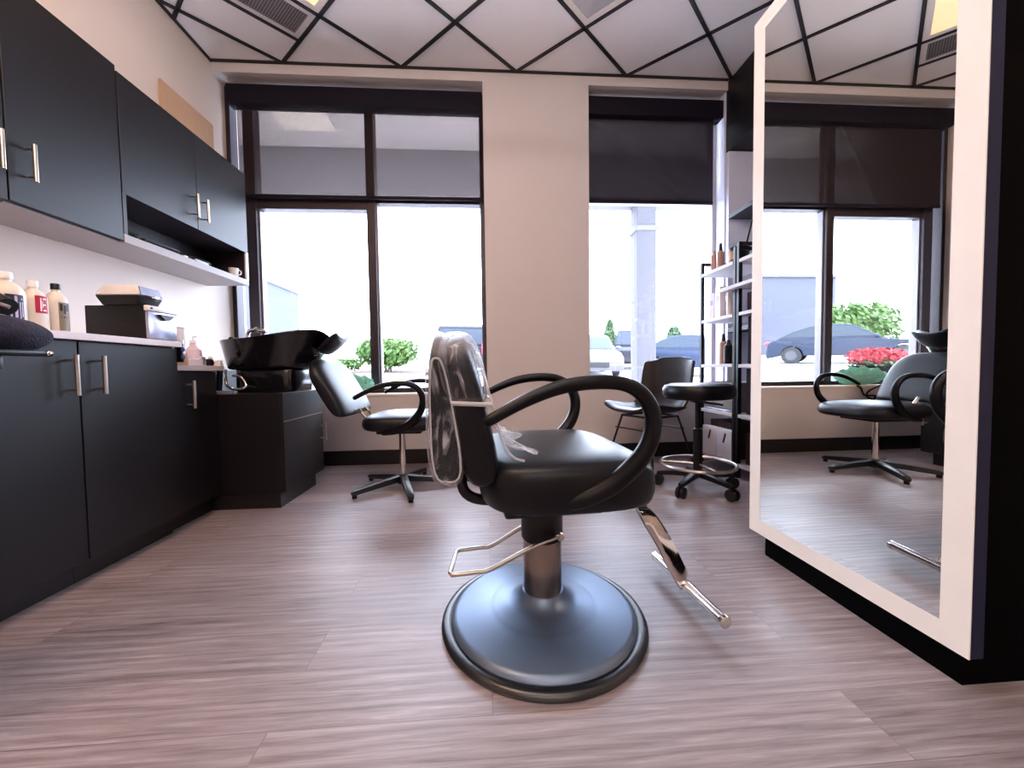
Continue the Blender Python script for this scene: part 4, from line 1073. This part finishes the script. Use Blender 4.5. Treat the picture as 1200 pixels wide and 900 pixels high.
def tree(label, x, y, h, r, seedv):
    t = thing('tree', label, 'tree', (x, y, gz(x, y)), 0, 'trees beyond the parking lot'); rnd = random.Random(seedv)
    z = gz(x, y)
    MB().tube([(x, y, z), (x, y, z+h*.75)], [.14, .05], 8).build('trunk', M['bark'], t, True)
    f = MB()
    for k in range(6):
        u = k/5; foliage(f, (x+rnd.uniform(-.2, .2), y, z+h*(.35+.6*u)), (r*(1-.75*u), r*(1-.75*u), h*.15), 420, .2, rnd)
    f.build('crown', M['leaf2'], t, True, smooth=False)
tree('small green conical tree left of the canopy column', 13.2, 40, 4.0, 1.1, 5)
tree('low leafy tree right of the canopy column', 20.5, 40, 3.4, 1.9, 6)
# curbed island under the hedge
def flat(poly, dz, th, name, m, parent):
    return MB().rings([[(x, y, gz(x, y)+dz) for x, y in poly], [(x, y, gz(x, y)+dz+th) for x, y in poly]]).build(name, m, parent, True, bevel=.02, smooth=False)
t = thing('planting_island', 'curbed planting island with brown mulch under the green hedge', 'planting bed', (-3.5, 12.8, gz(-3.5, 12.8)))
flat([(-5.2, 11.2), (-2.6, 11.2), (-2.02, 11.7), (-2.0, 14.5), (-5.2, 14.5)], 0, .12, 'curb', M['curb'], t)
flat([(-5.0, 11.35), (-2.68, 11.35), (-2.18, 11.8), (-2.16, 14.3), (-5.0, 14.3)], .12, .015, 'mulch', M['mulch'], t)
t = thing('planting_island', 'pale curbed island behind the sedan in the mirror', 'planting bed', (-17, 18.4, gz(-17, 18.4)))
flat([(-20, 17.2), (-14.5, 17.2), (-14.5, 19.6), (-20, 19.6)], 0, .14, 'curb', M['curb'], t)
flat([(-19.8, 17.4), (-14.7, 17.4), (-14.7, 19.4), (-19.8, 19.4)], .14, .012, 'mulch', M['mulch'], t)
t = thing('neighbour_building', 'pale flat-roofed building far behind, seen in the mirror', 'building', (-19, 28, gz(-19, 28)))
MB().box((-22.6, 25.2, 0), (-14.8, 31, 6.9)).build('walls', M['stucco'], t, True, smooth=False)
MB().box((-22.75, 25.05, 6.9), (-14.7, 31.1, 7.1)).build('roof_edge', M['column'], t, True, smooth=False)
# flower planter
px_, py_ = -3.45, 5.0
t = thing('flower_planter', 'dark planter with red flowers outside, seen in the mirror', 'planter', (px_, py_, gz(px_, py_)))
z0 = gz(px_, py_)
MB().lathe([(.20, 0), (.30, .50), (.27, .50), (.24, .42), (.001, .42)], (px_, py_, z0), 28, cap=False).build('pot', M['tower'], t, True)
f = MB(); rnd = random.Random(8); foliage(f, (px_, py_, z0+.52), (.32, .28, .12), 900, .03, rnd); f.build('foliage', M['leaf2'], t, True, smooth=False)
f = MB(); foliage(f, (px_, py_, z0+.63), (.37, .30, .13), 1100, .032, rnd); f.build('blossoms', M['flower'], t, True, smooth=False)
# canopy
cn = thing('entrance_canopy', 'pale canopy over the walkway outside the windows', 'canopy', (0, 4.2, 3.5))
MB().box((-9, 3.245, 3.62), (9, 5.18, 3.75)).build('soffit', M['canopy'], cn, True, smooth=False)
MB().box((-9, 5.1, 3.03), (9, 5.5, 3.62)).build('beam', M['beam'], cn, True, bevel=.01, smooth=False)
MB().box((-2.35, 4.25, 3.605), (-1.75, 4.75, 3.62)).build('soffit_light', M['lampframe'], cn, True, smooth=False)
t = thing('canopy_column', 'square pale column outside the right window, carrying the canopy', 'column', (2.24, 5.3, gz(2.2, 5.3)))
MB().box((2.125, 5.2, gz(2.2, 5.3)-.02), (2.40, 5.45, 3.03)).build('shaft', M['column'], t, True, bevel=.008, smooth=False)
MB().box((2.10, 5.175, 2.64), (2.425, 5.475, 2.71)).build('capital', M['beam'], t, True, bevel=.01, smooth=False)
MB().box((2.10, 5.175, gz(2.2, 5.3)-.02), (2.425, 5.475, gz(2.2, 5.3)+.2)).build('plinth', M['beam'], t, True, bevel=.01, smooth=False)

# ------------------------------------------------------------------ light
w = bpy.data.worlds.new('overcast_sky'); SC.world = w; w.use_nodes = True
nt = w.node_tree; bg = nt.nodes['Background']
tc = nt.nodes.new('ShaderNodeTexCoord'); n = nt.nodes.new('ShaderNodeTexNoise'); n.inputs['Scale'].default_value = 2.2; n.inputs['Detail'].default_value = 4
nt.links.new(tc.outputs['Generated'], n.inputs['Vector'])
rp = nt.nodes.new('ShaderNodeValToRGB'); rp.color_ramp.elements[0].color = (.60, .75, 1, 1); rp.color_ramp.elements[1].color = (.74, .82, 1, 1)
rp.color_ramp.elements[0].position = .35; rp.color_ramp.elements[1].position = .6
nt.links.new(n.outputs['Fac'], rp.inputs[0]); nt.links.new(rp.outputs[0], bg.inputs[0])
bg.inputs[1].default_value = 6.2

# ------------------------------------------------------------------ camera
cam = bpy.data.cameras.new('camera'); co = bpy.data.objects.new('camera', cam); COL.objects.link(co)
yaw, pitch, roll = math.radians(3.767), math.radians(2.190), math.radians(.791)
cy, sy, cp, sp, cr, sr = math.cos(yaw), math.sin(yaw), math.cos(pitch), math.sin(pitch), math.cos(roll), math.sin(roll)
fwd = Vector((sy*cp, cy*cp, -sp)); right = Vector((cy, -sy, 0)); down = fwd.cross(right)
r2_ = right*cr+down*sr; d2_ = down*cr-right*sr
u2_ = -d2_; b2_ = -fwd
co.matrix_world = Matrix(((r2_.x, u2_.x, b2_.x, 0), (r2_.y, u2_.y, b2_.y, 0), (r2_.z, u2_.z, b2_.z, .721), (0, 0, 0, 1)))
cam.sensor_width = 36; cam.lens = 440.35/1200*36; cam.clip_start = .02; cam.clip_end = 300
SC.camera = co
SC.view_settings.view_transform = 'Standard'; SC.view_settings.look = 'None'
SC.view_settings.gamma = 1; SC.view_settings.use_curve_mapping = False
SC.view_settings.exposure = 1.64
SC.cycles.max_bounces = 8; SC.cycles.diffuse_bounces = 5; SC.cycles.transparent_max_bounces = 12
SC.cycles.caustics_reflective = False; SC.cycles.caustics_refractive = False; SC.cycles.sample_clamp_indirect = 8
SC.cycles.use_denoising = True
